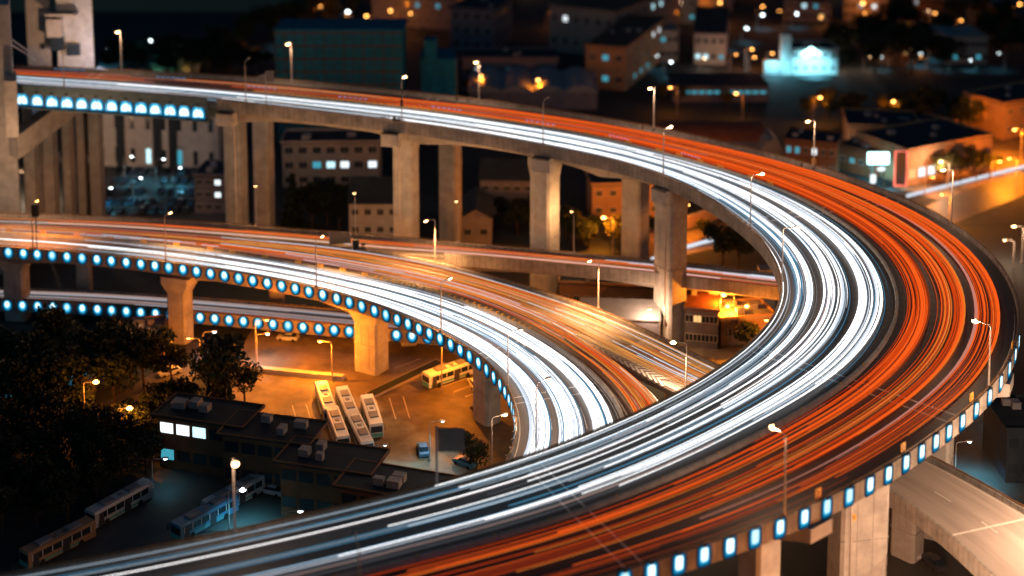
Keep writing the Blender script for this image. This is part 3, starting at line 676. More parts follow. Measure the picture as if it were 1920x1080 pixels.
# short blue flashes of beacon lights left on the outer lanes
mb = MB(); mb.mi = 0
for x0, x1, f in ((95,160,.60),(285,345,.42),(465,530,.22),(640,690,.10),(815,870,.10),(980,1035,.07),(1135,1190,.06),(1270,1320,.05)):
    k0 = min(range(RO.n//2), key=lambda k: abs(proj(RO.P(k, f))[0]-x0)); k1 = min(range(RO.n//2), key=lambda k: abs(proj(RO.P(k, f))[0]-x1))
    for j in range(6):
        a = k0+(k1-k0)*j/6; strand(mb, RO, a, a+(k1-k0)/11, f, f, .45, 1.3, 0, 0, 9)
tag(mb.build('light_trail', M['bluedash']), 'short blue dashes left by a flashing beacon on the far lanes', 'light trails', kind='stuff')

# ================================================================== STREET LAMPS
_lm = {}
def lamp_mesh(key, fn):
    if key not in _lm: _lm[key] = fn()
    return _lm[key]
def inst(name, me, parent, loc=(0,0,0), rz=0, sc_=None):
    o = bpy.data.objects.new(name, me); COL.objects.link(o); o.parent = parent; o.location = loc; o.rotation_euler = (0,0,rz)
    if sc_: o.scale = sc_
    return o
def mesh_of(mb, name, m):
    o = mb.build(name, m); me = o.data; bpy.data.objects.remove(o); return me
LAMPCOL = {'warm': (1,.60,.36), 'amber': (1,.47,.17), 'orange': (1,.25,.012), 'white': (.16,.72,1)}
def street_lamp(base, h, ang, lit, label, group, energy=0, arm=1.9, head=1.0, double=False):
    """base point, height, direction of the arm (radians), colour of the light or None when off"""
    t = empty('street_lamp', base, label, 'street lamp', group, ang)
    hk = round(h*2)/2
    def fp():
        mb = MB(); mb.tube([(0,0,0),(0,0,.5)], .24, 8); mb.tube([(0,0,.4),(0,0,hk-.6)], .15, 8, .09); return mesh_of(mb, 'pole', M['pole'])
    def fa():
        mb = MB(); mb.tube([(0,0,hk-.65),(.06,0,hk-.25),(.35,0,hk),(arm*.7,0,hk+.1),(arm,0,hk+.14)], .075, 6); return mesh_of(mb, 'arm', M['pole'])
    def fh():
        mb = MB(); n = 10
        for z0, z1, a0, a1 in ((.08,.26,1,.8),): mb.prism([(.62*math.cos(2*math.pi*i/n), .26*math.sin(2*math.pi*i/n)) for i in range(n)], z0, z1, a0, a1)
        return mesh_of(mb, 'lamp_head', M['pole'])
    def fb(): mb = MB(); mb.ball((0,0,0), (.52,.42,.30), 12, 8); return mesh_of(mb, 'bulb', M['lamp_'+(lit or 'warm')])
    def fd(): mb = MB(); mb.ball((0,0,.06), (.45,.2,.08), 10, 6); return mesh_of(mb, 'lens', M['glass'])
    inst('pole', lamp_mesh(('p', hk), fp), t)
    for k, a in enumerate((0, math.pi) if double else (0,)):
        inst('arm', lamp_mesh(('a', hk, arm), fa), t, rz=a)
        hd = inst('lamp_head', lamp_mesh('h', fh), t, (math.cos(a)*(arm+.35), 0, hk+.1), rz=a)
        if lit:
            b = inst('bulb', lamp_mesh(('b', lit), fb), hd, (0,0,-.02), sc_=(head*.78,)*3)
            if energy and base.z > 10 and energy > 8000: light('SPOT', (math.cos(a)*(arm+.35), 0, hk-.75), energy, LAMPCOL[lit], t, .3, (0,0,0), 132, .9)
            elif energy and lit == 'white' and base.z < 1: light('SPOT', (math.cos(a)*(arm+.35), 0, hk-.75), energy*.6, LAMPCOL[lit], t, .3, (0,0,0), 125, .8)
            elif energy: light('POINT', (math.cos(a)*(arm+.35), 0, hk-.75), energy*(.70 if lit == 'orange' else .45 if lit == 'white' else .9), LAMPCOL[lit], t, .3)
        else: inst('lens', lamp_mesh('l', fd), hd)
    return t
def on_edge(road, side, px, py, half=None):
    """station whose rail is seen nearest the pixel"""
    rng = range(road.n-1)
    k = min(rng, key=lambda k: math.hypot(proj(road.edge(side, k, .3, RAIL))[0]-px, proj(road.edge(side, k, .3, RAIL))[1]-py))
    d = (road.L if side == 'L' else road.R); dd = d[k+1]-d[k]
    inward = road.u[k] if side == 'L' else -road.u[k]
    return road.edge(side, k, .35, .8), math.atan2(inward.y, inward.x)
GA = 'street lamps along the viaducts'
E0 = 5200
for x, y, h, lit, lab in ((221,131,10,'warm','lit street lamp right of the tall concrete tower on the far rail'),
    (543,150,9.5,'warm','lit street lamp in front of the teal netted building'),
    (897,184,9.5,'warm','lit street lamp on the outer rail above the wavy dark roofs'),
    (1231,235,9.5,'warm','lit street lamp on the outer rail where the bend begins'),
    (1531,304,10,'warm','lit street lamp on the outer rail before the brown windowed building'),
    (1777,402,10.5,'warm','lit street lamp on the outer rail below the neon frame shop'),
    (1859,728,9.5,'warm','lit street lamp at the right end of the big bend'),
    (1457,973,10.5,'warm','lit street lamp over the blue lamp row, lower right'),
    (690,1193,11,None,'unlit street lamp standing before the grey and white lanes at the bottom')):
    b, a = on_edge(RA, 'R', x, y); street_lamp(b, h, a, lit, lab, GA, E0 if lit else 0, head=1.25)
for x, y, h, lit, lab in ((125,163,9.5,None,'unlit street lamp before the tall concrete tower'),
    (453,191,9.5,None,'unlit street lamp on the inner rail right of the blue lit girder'),
    (745,225,9.5,'warm','lit street lamp with a bracket, above the second tall column'),
    (1020,271,9.5,None,'unlit bent street lamp above the third tall column'),
    (1247,331,9.5,'warm','lit street lamp on the inner rail above the fourth tall column'),
    (1408,424,10,'warm','lit street lamp on the inner rail where the white lanes turn'),
    (1467,520,9.5,'warm','lit street lamp at the innermost point of the white bend'),
    (437,990,10,'warm','lit street lamp on the near inner rail above the bus yard')):
    b, a = on_edge(RA, 'L', x, y); street_lamp(b, h, a, lit, lab, GA, (E0*.4 if x == 437 else E0) if lit else 0, head=1.25)
for x, y, h, lit, lab in ((312,489,9.5,'amber','lit street lamp at the left end of the white lanes of the loop'),
    (597,537,9.5,'amber','lit street lamp left of the overhead sign on the loop'),
    (820,617,9.5,'amber','lit street lamp in the brightest stretch of the loop'),
    (955,720,9.5,'warm','lit street lamp on the loop where its blue lamps turn down'),
    (55,462,9.5,'orange','lamp with a dark signal box on the left end of the loop')):
    b, a = on_edge(RB, 'L', x, y); street_lamp(b, h, a, lit, lab, GA, (E0*5 if x in (820, 597, 312, 55) else E0) if lit else 0, head=1.1)
b = at(1005, 846, 15.3); street_lamp(b, 11, R(35), 'warm', 'lit street lamp between white lanes just above the near rail', GA, E0, head=1.0)
for x, y, h, lab in ((1125,577,10,'lit street lamp on the back rail of the straight ramp'), (827,490,9,'lit street lamp beside the fork of the loop')):
    k = min(range(len(B_back)), key=lambda k: math.hypot(proj(B_back[k])[0]-x, proj(B_back[k])[1]-y)); street_lamp(B_back[k]+V((0,.2,.8)), h, R(215), 'amber', lab, GA, E0*13, head=1.1)
street_lamp(at(1286, 745, 15), 9.5, R(180), 'warm', 'bright street lamp at the foot of the straight ramp', GA, E0*6, head=1.3)
for x, y, lab in ((488,422,'before the first tall column'), (663,434,'left of the second tall column'), (870,453,'right of the second pair of columns'), (1067,470,'right of the third tall column')):
    k = min(range(len(C_back)), key=lambda k: math.hypot(proj(C_back[k])[0]-x, proj(C_back[k])[1]-y)); street_lamp(C_back[k]+V((0,-.3,.8)), 8.5, R(100), 'amber', 'lit street lamp on the flat road '+lab, GA, E0*1.4, head=.9)
street_lamp(at(922, 905, 6), 11, R(20), 'warm', 'lit lamp just behind the near rail where the loop dives under', GA, E0*.6, head=1.1)
# ground lamps: (px, py of the head, height, colour, energy, label)
def head_at(px, py, h): return at(px, py, h)*1
GG = 'street lamps in the town'
for px, py, h, lit, e, hd, lab in (
    (1132,408,9,'orange',26000,1.5,'bright orange street lamp among the trees behind the flat road'),
    (50,320,9,'warm',20000,1.0,'street lamp between the legs of the concrete tower'),
    (1217,580,8,'warm',5000,.9,'small street lamp left of the fourth tall column'),
    (1357,553,10,'orange',22000,1.4,'tall orange street lamp inside the bend'),
    (1437,600,8,'orange',9000,1.0,'small orange street lamp close to the inside of the bend'),
    (180,716,9,'orange',7000,1.5,'orange street lamp shining through the grove of trees at left'),
    (243,765,9,'orange',9000,1.5,'orange street lamp beside the lit lane at left'),
    (353,634,7,'orange',8000,.8,'orange lamp at the foot of the loop column'),
    (600,640,8,'orange',23000,1.0,'orange street lamp under the lowest ramp in the yard'),
    (500,600,10,'orange',20000,.9,'orange street lamp behind the yard tree'),
    (1290,384,9,'orange',24000,1.0,'added orange street lamp just under the girder by the fourth column'),  # lamp added to light the avenue and its wall
    (850,640,10,'orange',20000,.9,'orange street lamp behind the thick yard column'),
    (1009,150,9,'orange',3500,1.5,'starry orange street lamp before the wavy dark roofs'),
    (902,142,9,'orange',3500,1.2,'orange street lamp between two small lit trees'),
    (1257,164,9,'orange',3500,1.2,'orange street lamp left of the long vaulted roof'),
    (1380,175,9,'orange',3500,1.3,'orange street lamp above the long vaulted roof'),
    (1538,183,9,'orange',6000,1.4,'orange street lamp in the tree left of the shop street'),
    (1675,190,9,'orange',6000,1.4,'orange street lamp in the tree above the flat roofed building'),
    (1822,196,9,'orange',8000,1.4,'orange street lamp in the tree right of the flat roofed building'),
    (1902,243,9,'orange',40000,1.2,'orange street lamp at the right edge near the orange building'),
    (1798,266,9,'orange',22000,1.2,'orange street lamp at the corner of the shop street'),
    (1764,303,8,'warm',8000,1.3,'large warm lamp before the neon frame shop'),
    (1750,332,5,'orange',6000,.9,'low orange lamp below the neon frame shop'),
    (1875,303,6,'orange',9000,1.0,'low orange lamp beside the dark trees of the boulevard'),
    (1540,262,5,'warm',4000,1.0,'warm lamp by the lit window of the brown building'),
    (1901,424,9,'warm',6000,1.2,'warm street lamp at the right edge outside the bend'),
    (1884,450,7,'warm',4000,.9,'smaller warm lamp at the right edge outside the bend'),
    (1410,92,9,'orange',2100,1.2,'distant orange lamp left of the blue lit villa'),
    (1618,6,9,'orange',3150,1.7,'distant orange lamp at the top edge, middle right'),
    (1707,5,9,'orange',3150,1.4,'distant orange lamp at the top edge right of the middle one'),
    (1912,8,9,'orange',3150,1.4,'distant orange lamp in the top right corner'),
    (1350,5,9,'orange',3150,1.5,'distant orange lamp at the top edge above the long buildings'),
    (1430,12,9,'orange',2450,1.2,'distant orange lamp at the top edge right of the long buildings'),
    (732,20,9,'orange',3150,1.4,'distant orange lamp above the netted building'),
    (637,42,9,'orange',3150,1.6,'distant orange lamp upper left of the netted building'),
    (687,30,9,'orange',3150,1.5,'distant orange lamp between others above the netted building'),
    (770,25,9,'orange',1750,1.2,'distant dim orange lamp above the grey row house'),
    (820,4,9,'orange',3150,1.5,'distant orange lamp at the top edge above the grey houses'),
    (600,12,9,'orange',2450,1.4,'distant orange lamp near the river end'),
    (470,92,9,'orange',3150,1.3,'orange lamp in trees left of the netted building'),
    (884,8,9,'orange',1400,1.1,'distant orange lamp at the top edge beside the dark wall'),
    (1802,38,6,'orange',2000,1.1,'lone reddish lamp on the dark hillside')):
    hp = at(px, py, h+0.1); ar = random.choice((R(0), R(180)))
    base = V((hp.x-math.cos(ar)*2.25, hp.y-math.sin(ar)*2.25, 0))
    street_lamp(base, h, ar, lit, lab, GG, e, head=hd)
for px, py, h, e, hd, lab in (
    (652,22,8,3000,1.6,'distant white lamp beyond the netted building'), (620,42,8,2000,1.4,'distant white lamp beside an orange one, upper left'), (797,8,8,1500,1.3,'distant white lamp at the top edge'),
    (540,45,8,1500,1.3,'distant white lamp above the corner of the netted building'), (528,55,8,1500,1.5,'distant white lamp left above the netted building'),
    (283,76,8,4000,1.5,'white lamp between the dark trees right of the tower'), (204,93,6,3000,1.3,'white lamp just right of the concrete tower'), (245,85,6,1000,.9,'faint white lamp among dark trees by the tower'),
    (1360,68,6,2500,1.5,'white lamp in the dark field above the vaulted roof'), (1400,53,6,1500,1.3,'white lamp above the dark field'), (1430,28,6,2000,1.4,'cyan white lamp near the top edge'),
    (1726,100,5,1500,1.3,'lowest of three white lamps on the dark hillside'), (1754,89,5,1500,1.3,'middle of three white lamps on the dark hillside'), (1781,76,5,1500,1.4,'highest of three white lamps on the dark hillside'),
    (1274,145,5,1500,1.1,'white lamp at the left end of the cyan lit wall'), (1290,147,5,1500,1.1,'white lamp on the cyan lit wall'), (1357,152,5,1500,1.1,'white lamp at the right end of the cyan lit wall'), (1258,116,6,1500,1.2,'white lamp under the lit windows of the red roofed hall'),
    (1494,26,6,1500,1.3,'pale lamp at the top right of the dark field'),
    (247,293,7,2500,.9,'white lamp at the left of the car park'), (307,298,7,2500,.9,'white lamp in the middle of the car park'), (338,314,6,2000,.8,'white lamp at the right of the car park'), (264,333,6,2000,.9,'white lamp near the front of the car park'), (208,352,6,2000,.9,'white lamp at the front left of the car park'),
    (402,622,6,3000,.9,'white lamp on the shed behind the yard tree'), (502,626,6,3000,.9,'white lamp on the wall under the lowest ramp'),
    (140,655,5,5000,.6,'blue white lamp half hidden in the grove'), (20,690,5,3000,.5,'blue lamp behind the trees at the left edge'),
    (455,918,7,6000,1.3,'bright white lamp above the blue bus lanes'), (563,958,5,1200,1.0,'white lamp near the rail below the stepped building'), (310,860,5,350,.8,'small blue lamp left of the stepped building'),
    (722,835,8,42000,.5,'added blue lamp behind the roof of the stepped building'),  # lamp added for the blue light on the buses and ground
    (830,790,7,3000,.6,'blue lamp above the parked cars behind the yard'),
    (1818,828,7,9000,.8,'white lamp in the teal lot at the lower right'), (1912,745,7,2500,.8,'white lamp below the blue lamps at the right edge')):
    hp = at(px, py, h+.1); street_lamp(V((hp.x-2.25, hp.y, 0)), h, 0, 'white', lab, GG, e*1.3, head=hd)
street_lamp(min(B_back, key=lambda q: abs(proj(q)[0]-2060))+V((0,0,.8)), 12, R(200), 'warm', 'added unseen street lamp on the outer rail of the straight ramp, past lower right corner', GA, 0)  # lamp added out of view; the point light below brightens the ramp
light('POINT', min(B_back, key=lambda q: abs(proj(q)[0]-2060))+V((-1.5,-1.5,11.5)), 52000, LAMPCOL['warm'], None, .3)  # added point light that evenly brightens the ramp, not attached to the lamp
street_lamp(V((at(1500,1000,10).x+4, 150, 0)), 11, R(90), 'orange', 'added unseen street lamp at the foot of the near pier', GG, 42000)  # lamp added below the view to light the pier front
street_lamp(V((55, 168, 0)), 11, R(90), 'warm', 'second added unseen street lamp at the foot of the near pier', GG, 26000)  # another lamp added out of view to light the near pier
for x_, y_, lab_ in ((1858,262,'added orange lamp over the bright street corner at far right'), (1905,300,'added orange lamp low over the bright street at the right edge'), (1780,372,'added orange lamp over the boulevard below the shop')):  # lamps added to brighten the street and boulevard at far right
    street_lamp(at(x_, y_+50, 0), 8, R(180), 'orange', lab_, GG, 26000, head=1.0)
# double armed lamp inside the bend
t = empty('street_lamp', at(1412, 640, 0)+V((0,0,0)), 'long armed orange lamp reaching left inside the bend', 'street lamp', GG)
mb = MB(); mb.tube([(0,0,0),(0,0,7.2),(-.6,0,7.6),(-5.5,0,7.7)], .12, 8); mb.build('pole', M['pole'], t)
for dx in (-5.4, -1.5): mb = MB(); mb.ball((dx,0,7.55), (.5,.4,.28)); mb.build('bulb', M['lamp_orange'], t)
light('SPOT', (-4,0,7), 16000, LAMPCOL['orange'], t, .4, (0,0,0), 165)
# floodlight mast shaped lamps for the yard
# ================================================================== SIGNS AND SIGNALS
b, a = on_edge(RA, 'L', 498, 194); t = empty('road_sign', b, 'grey road sign seen from behind on the inner rail left of the chevrons', 'sign')
mb = MB(); mb.tube([(0,0,0),(0,0,7.6)], .12); mb.build('pole', M['pole'], t); mb = MB(); mb.box((.95,0,6.6),(1.9,.1,2.6)); [mb.box((.95,-.08,5.6+i*.6),(1.7,.06,.1)) for i in range(4)]; mb.build('sign_panel', M['signgrey'], t)
b, a = on_edge(RA, 'L', 803, 905); t = empty('road_sign', b, 'dark road sign board on a pole at the near rail beside the cars', 'sign')
mb = MB(); mb.tube([(0,0,0),(0,0,8)], .16); mb.build('pole', M['pole'], t); mb = MB(); mb.box((1.9,0,6.2),(3.4,.1,3.2)); mb.build('sign_panel', M['signgrey'], t)
mb = MB(); [mb.box((1.9,.09,5.1+i*.7),(3.2,.08,.1)) for i in range(4)]; mb.build('brace', M['pole'], t)
g0 = at(636, 463, 16.4); t = empty('gantry_sign', g0, 'wide overhead sign with yellow stripes at the fork of the loop', 'sign')
mb = MB(); mb.tube([(-2,0,0),(-2,0,3.2)], .14); mb.tube([(2.4,0,0),(2.4,0,3.2)], .14); mb.build('post', M['pole'], t)
mb = MB(); mb.box((.2,0,2.0),(4.4,.14,2.6)); mb.build('sign_panel', M['signgrey'], t)
mb = MB(); [mb.box((.2,-.1,.9+i*.52),(4.1,.05,.09)) for i in range(5)]; [mb.box((-1.8+i*.45,-.1,.55),(.2,.05,.3)) for i in range(9)]; mb.build('stripe', M['yellow'], t)
mb = MB(); mb.box((3.6,-.4,.9),(1.4,1.0,1.6)); mb.box((5.2,-.4,.5),(.9,.9,1.0)); mb.build('crash_cushion', M['dark'], t)
b, a = on_edge(RA, 'L', 752, 227); t = empty('traffic_camera', b, 'dark traffic camera cluster on a post above the second tall column', 'camera')
mb = MB(); mb.tube([(0,0,0),(0,0,7.5)], .13); mb.build('pole', M['dark'], t); mb = MB()
for z in (5.6,4.6,3.8): mb.ball((0,0,z), (.4,.35,.42))
mb.box((-1.2,0,.4),(1.8,.5,.5)); mb.box((-1.6,-.1,1.0),(.6,.5,.6)); mb.build('camera_housing', M['dark'], t)
b, a = on_edge(RB, 'L', 52, 462); t = empty('traffic_signal', b+V((.8,0,0)), 'dark signal box with three glowing eyes at the left end of the loop', 'signal')
mb = MB(); mb.tube([(0,0,0),(0,0,8.5)], .12); mb.build('pole', M['dark'], t); mb = MB(); mb.box((0,0,8.3),(1.4,.8,2.6)); mb.build('signal_box', M['dark'], t)
# ================================================================== BUILDINGS
def facade(t, p0, u, nrm, cols, rows, x0, dx, z0, dz, ww_, wh, lit, warm='pane_white', name='window', frame=True, arch=False):
    for r in range(rows):
        for c in range(cols):
            x = x0+c*dx; z = z0+r*dz; key = (c, r); m = M[lit[key]] if key in lit else M['glass']
            mb = MB(); q = p0 + u*x + V((0,0,z)); rz = math.atan2(u.y, u.x)
            mb.box(q+nrm*.02, (ww_, .16, wh), rz)
            o = mb.build(name, m, t)
            if frame:
                m3 = MB()
                for dz_, hh in ((-wh/2, .12), (wh/2, .12)): m3.box(q+nrm*.05+V((0,0,dz_)), (ww_+.24, .22, hh), rz)
                for dx_ in (-ww_/2, 0, ww_/2): m3.box(q+nrm*.04+u*dx_, (.1, .2, wh-.13), rz)
                m3.build('frame', M['plaster'], o)
def building(kind, label, cat, f0, f1, depth, h, wall, roof, roofkind='flat', cols=0, rows=0, lit={}, ww_=1.6, wh=1.5, z0=None, over=.4, sidewin=None, parapet_=.6, group=None, litside={}, frames=True):
    """f0, f1: ground points of the front wall's ends"""
    f0, f1 = V((f0.x, f0.y, 0)), V((f1.x, f1.y, 0)); u = (f1-f0).normalized(); W = (f1-f0).length; back = V((-u.y, u.x, 0))
    if back.y < 0: back = -back
    t = empty(kind, f0, label, cat, group); L = lambda a, b, z=0: u*a + back*b + V((0,0,z))
    mb = MB(); mb.prism([tuple(L(0,0).xy), tuple(L(W,0).xy), tuple(L(W,depth).xy), tuple(L(0,depth).xy)], 0, h); mb.build('wall', M[wall], t)
    mb = MB(); o = over
    if roofkind == 'flat':
        q = [L(-o,-o), L(W+o,-o), L(W+o,depth+o), L(-o,depth+o)]; mb.prism([tuple(a.xy) for a in q], h+.003, h+.25)
        r_ = mb.build('roof', M[roof], t); mb = MB()
        if parapet_:
            for a, b in ((q[0],q[1]),(q[1],q[2]),(q[2],q[3]),(q[3],q[0])):
                d = (b-a).normalized(); n_ = V((-d.y,d.x,0))*.25; mb.prism([tuple(v.xy) for v in (a+d*.01, b-d*.27, b-d*.27+n_, a+d*.01+n_)], h+.252, h+.25+parapet_)
            mb.build('roof_parapet', M[wall], r_)
            for _ in range(3):
                mb = MB(); mb.box(L(random.uniform(.15,.85)*W, random.uniform(.2,.8)*depth, h+.9), (random.uniform(1,2.5), random.uniform(1,2), 1.2), math.atan2(u.y,u.x)); mb.build('roof_unit', M['roofpale'], r_)
    elif roofkind == 'gable':      # ridge along the front
        rh = depth*.32; a = [L(-o,-o,h), L(-o,depth/2,h+rh), L(-o,depth+o,h)]
        mb.extr([a[0]+V((0,0,.02)), a[1]+V((0,0,.02)), a[2]+V((0,0,.02)), a[2]+V((0,0,.3)), a[1]+V((0,0,.35)), a[0]+V((0,0,.3))], u*(W+2*o)); mb.build('roof', M[roof], t)
        mb = MB(); mb.extr([L(.05,0,h), L(.05,depth/2,h+rh*.93), L(.05,depth,h)], u*(W-.1)); mb.build('gable', M[wall], t)
    elif roofkind == 'gablefront':  # ridge runs back, gable faces the front
        rh = W*.32; a = [L(-o,-o,h), L(W/2,-o,h+rh), L(W+o,-o,h)]
        mb.extr([a[0]+V((0,0,.02)), a[1]+V((0,0,.02)), a[2]+V((0,0,.02)), a[2]+V((0,0,.3)), a[1]+V((0,0,.35)), a[0]+V((0,0,.3))], back*(depth+2*o)); mb.build('roof', M[roof], t)
        mb = MB(); mb.extr([L(0,.05,h), L(W/2,.05,h+rh*.93), L(W,.05,h)], back*(depth-.1)); mb.build('gable', M[wall], t)
    elif roofkind == 'vault':
        n = 12; rh = depth*.28
        a = [L(-o, depth/2-math.cos(math.pi*i/n)*(depth/2+o), h+.02+math.sin(math.pi*i/n)*rh) for i in range(n+1)]
        mb.extr(a, u*(W+2*o)); mb.build('roof', M[roof], t)
    if cols: facade(t, V((0,0,0)), u, -back, cols, rows, W/cols/2, W/cols, z0 or h/rows/2+.2, (h/rows), ww_, wh, lit, frame=frames)
    if sidewin:
        c, r, side = sidewin; p0 = u*W if side == 'r' else V((0,0,0)); nn = u if side == 'r' else -u
        facade(t, p0, back, nn, c, r, depth/c/2, depth/c, h/r/2+.2, h/r, ww_, wh, litside, frame=frames)
    return t, u, back
# netted building under construction
def bxy(px, D): return atD(px, D)
t, u, bk = building('scaffolded_building', 'tall building wrapped in teal scaffold netting behind the upper road', 'building', bxy(520,432), bxy(757,432), 16, 35, 'net', 'net', parapet_=0)
mb = MB()
for z in range(2, 36, 2): mb.box(u*19+V((0,0,z))-bk*.12, (39, .2, .8 if z % 4 == 2 else .16), 0)
for x in range(0, 39, 3): mb.box(u*x+V((0,0,17.5))-bk*.16, (.45 if x % 2 else .2,.14,35), 0)
mb.build('scaffold', M['dark'], t)
t, u, bk = building('scaffolded_building', 'lower stepped block of teal netting right of the tall netted building', 'building', bxy(790,440), bxy(848,440), 14, 24, 'net', 'net', parapet_=0)
mb = MB(); mb.box(u*9.3+V((0,0,12.1))+bk*3, (3.5, 8, 24.2), 0); mb.box(u*3+V((0,0,27))+bk*3, (4, 6, 6), 0); mb.build('scaffold', M['net'], t)
building('office_block', 'pale block with tall dark windows behind the first tall columns', 'building', at(178,310), at(412,322), 14, 20, 'plaster', 'roofdark', cols=8, rows=2, ww_=1.3, wh=4.2, z0=3.6, lit={(3,0):'pane_cool',(5,0):'pane_teal'}, frames=False)[0]
ob = [o for o in bpy.data.objects if o.name.startswith('office_block')][0]; u_ = (at(412,322)-at(178,310)).normalized()
for x in (8.2, 19.5, 24.2):
    mb = MB(); mb.box(u_*x+V((0,-.12,10)), (2.6,.3,20), math.atan2(u_.y,u_.x)); mb.build('dark_bay', M['roofdark'], ob)
building('apartment_building', 'small grey block with lit windows left of the first column', 'building', at(366,400), at(436,402), 12, 10, 'greywall', 'roofdark', cols=4, rows=3, lit={(2,2):'pane_white',(2,1):'pane_white'})
building('school_building', 'beige block with two rows of framed windows left of the second column', 'building', at(530,352), at(712,350), 12, 12.5, 'beige', 'roofdark', cols=7, rows=3, ww_=2.3, wh=1.9, lit={(2,1):'pane_teal',(3,1):'pane_cool',(4,1):'pane_white',(6,1):'pane_white'})
building('house', 'pale house with a dark roof behind the flat road, left of the second column', 'house', at(655,448), at(772,448), 14, 9, 'plaster', 'roofdark', 'gable', cols=5, rows=2)
building('house', 'house with a pale gable between the second and third columns', 'house', at(862,462), at(922,462), 16, 7, 'beige', 'roofdark', 'gablefront', cols=2, rows=1)
building('house', 'dark long house behind the third tall column', 'house', at(900,400), at(1000,402), 12, 9, 'greywall', 'roofdark', 'gable', cols=5, rows=2)
building('house', 'orange lit house behind the bright starry lamp', 'house', at(1110,412), at(1240,408), 10, 9, 'tan', 'roofdark', 'flat', cols=5, rows=2)
building('low_building', 'orange lit building with round dark windows under the flat road', 'building', at(1050,590), at(1235,600), 10, 7, 'tan', 'roofdark', cols=9, rows=1, ww_=1.1, wh=1.6)
building('shed', 'long shed with a blue lit roof under the flat road', 'shed', at(1090,640), at(1235,645), 8, 5, 'greywall', 'roofpale', 'gable')
building('low_building', 'dark building with a reddish roof right of the fourth column', 'building', at(1284,650), at(1345,655), 12, 8, 'greywall', 'roofred', cols=4, rows=2, lit={(1,1):'pane_warm'}, parapet_=.3)
building('low_building', 'orange lit flat building inside the bend', 'building', at(1352,650), at(1450,640), 8, 5.5, 'tan', 'roofpale', cols=4, rows=1)
# street wall inside the bend
t = empty('boundary_wall', at(1196,462), 'long orange lit wall along the avenue seen under the bend', 'wall'); a, b = V((0,0,0)), at(1420,385)-at(1196,462); mb = MB(); n_ = V((-b.y,b.x,0)).normalized()*.4
mb.extr([a, b, b+n_, a+n_], (0,0,3.2)); mb.build('wall', M['tan'], t); mb = MB(); mb.extr([a-n_*.3, b-n_*.3, b+n_*1.3, a+n_*1.3], (0,0,.3)); o = mb.build('coping', M['beige'], t); o.location.z = 3.203
# far town
building('row_house', 'long grey house above the netted building with two faint teal windows', 'building', bxy(698,610), bxy(850,600), 30, 13, 'greywall', 'roofdark', cols=8, rows=2, lit={(4,1):'pane_teal',(6,1):'pane_teal'}, wh=2)
building('town_house', 'grey house with four dark windows right of the long grey house', 'building', bxy(846,560), bxy(925,555), 26, 17, 'greywall', 'roofdark', cols=4, rows=3, ww_=2.2, wh=2.4, sidewin=(4,3,'r'))
building('low_building', 'low building with bright cold windows right of the tall rail lamp', 'building', bxy(868,505), bxy(1045,505), 16, 9, 'greywall', 'roofdark', cols=9, rows=1, ww_=2.2, wh=2.6, lit={(1,0):'pane_white',(2,0):'pane_white',(4,0):'pane_teal',(5,0):'pane_cool',(7,0):'pane_teal'})
t, u, bk = building('warehouse', 'dark warehouse with a wavy pale roof edge', 'warehouse', bxy(880,470), bxy(1120,470), 30, 6, 'greywall', 'roofpale', parapet_=0)
mb = MB()
for j in range(4): mb.extr([u*(j*10.6+10.6*i/10)+V((0,0,6.2+2*math.sin(math.pi*i/10))) for i in range(11)], bk*28)
mb.build('vault', M['roofpale'], t)
building('brick_hall', 'grey and brown hall with a red roof and one bright window', 'building', bxy(1030,560), bxy(1152,545), 60, 18, 'beige', 'roofred', cols=6, rows=2, ww_=1.8, wh=2.2, lit={(1,1):'pane_white'}, sidewin=(8,3,'r'), litside={(4,1):'pane_cool',(5,1):'pane_cool',(4,2):'pane_cool',(5,2):'pane_cool'}, parapet_=.5)
building('brick_hall', 'teal fronted hall with a red roof and lit side windows', 'building', bxy(1098,500), bxy(1172,495), 60, 15, 'tan', 'roofred', cols=3, rows=2, ww_=2.2, wh=2, lit={(0,0):'pane_cool',(1,1):'pane_teal',(1,0):'pane_teal'}, sidewin=(7,3,'r'), litside={(4,2):'pane_white',(5,2):'pane_white',(2,0):'pane_teal',(1,0):'pane_teal',(3,0):'pane_teal'})
building('brick_hall', 'far long brown block behind the red roofed halls', 'building', bxy(1160,650), bxy(1372,640), 30, 15, 'greywall', 'roofred', cols=8, rows=2, sidewin=(3,2,'r'))
building('low_building', 'low brown block at the top behind the halls', 'building', bxy(1000,700), bxy(1140,700), 30, 12, 'tan', 'roofred', cols=6, rows=2)
t, u, bk = building('long_shed', 'long shed with a cyan lit strip of windows', 'shed', bxy(1262,480), bxy(1440,480), 18, 5.5, 'greywall', 'roofdark', parapet_=0)
facade(t, V((0,0,0)), u, -bk, 12, 1, 2, 2.6, 3.4, 1, 1.9, .9, {(i,0):'pane_teal' for i in range(12)}, frame=False)
building('vaulted_shed', 'long vaulted shed with a red lit roof beyond the outer rail', 'shed', bxy(1250,415), bxy(1432,415), 14, 5, 'greywall', 'roofred', 'vault')
t = empty('arched_hall', bxy(1447,408), 'pale arched end wall right of the long vaulted shed', 'hall'); mb = MB(); n = 14
mb.extr([V((math.cos(math.pi*i/n)*3.4,0,2+math.sin(math.pi*i/n)*5.5)) for i in range(n+1)] + [V((-3.4,0,0)), V((3.4,0,0))], (0,12,0)); mb.build('vault', M['beige'], t)
rt = random.Random(5); q = 0
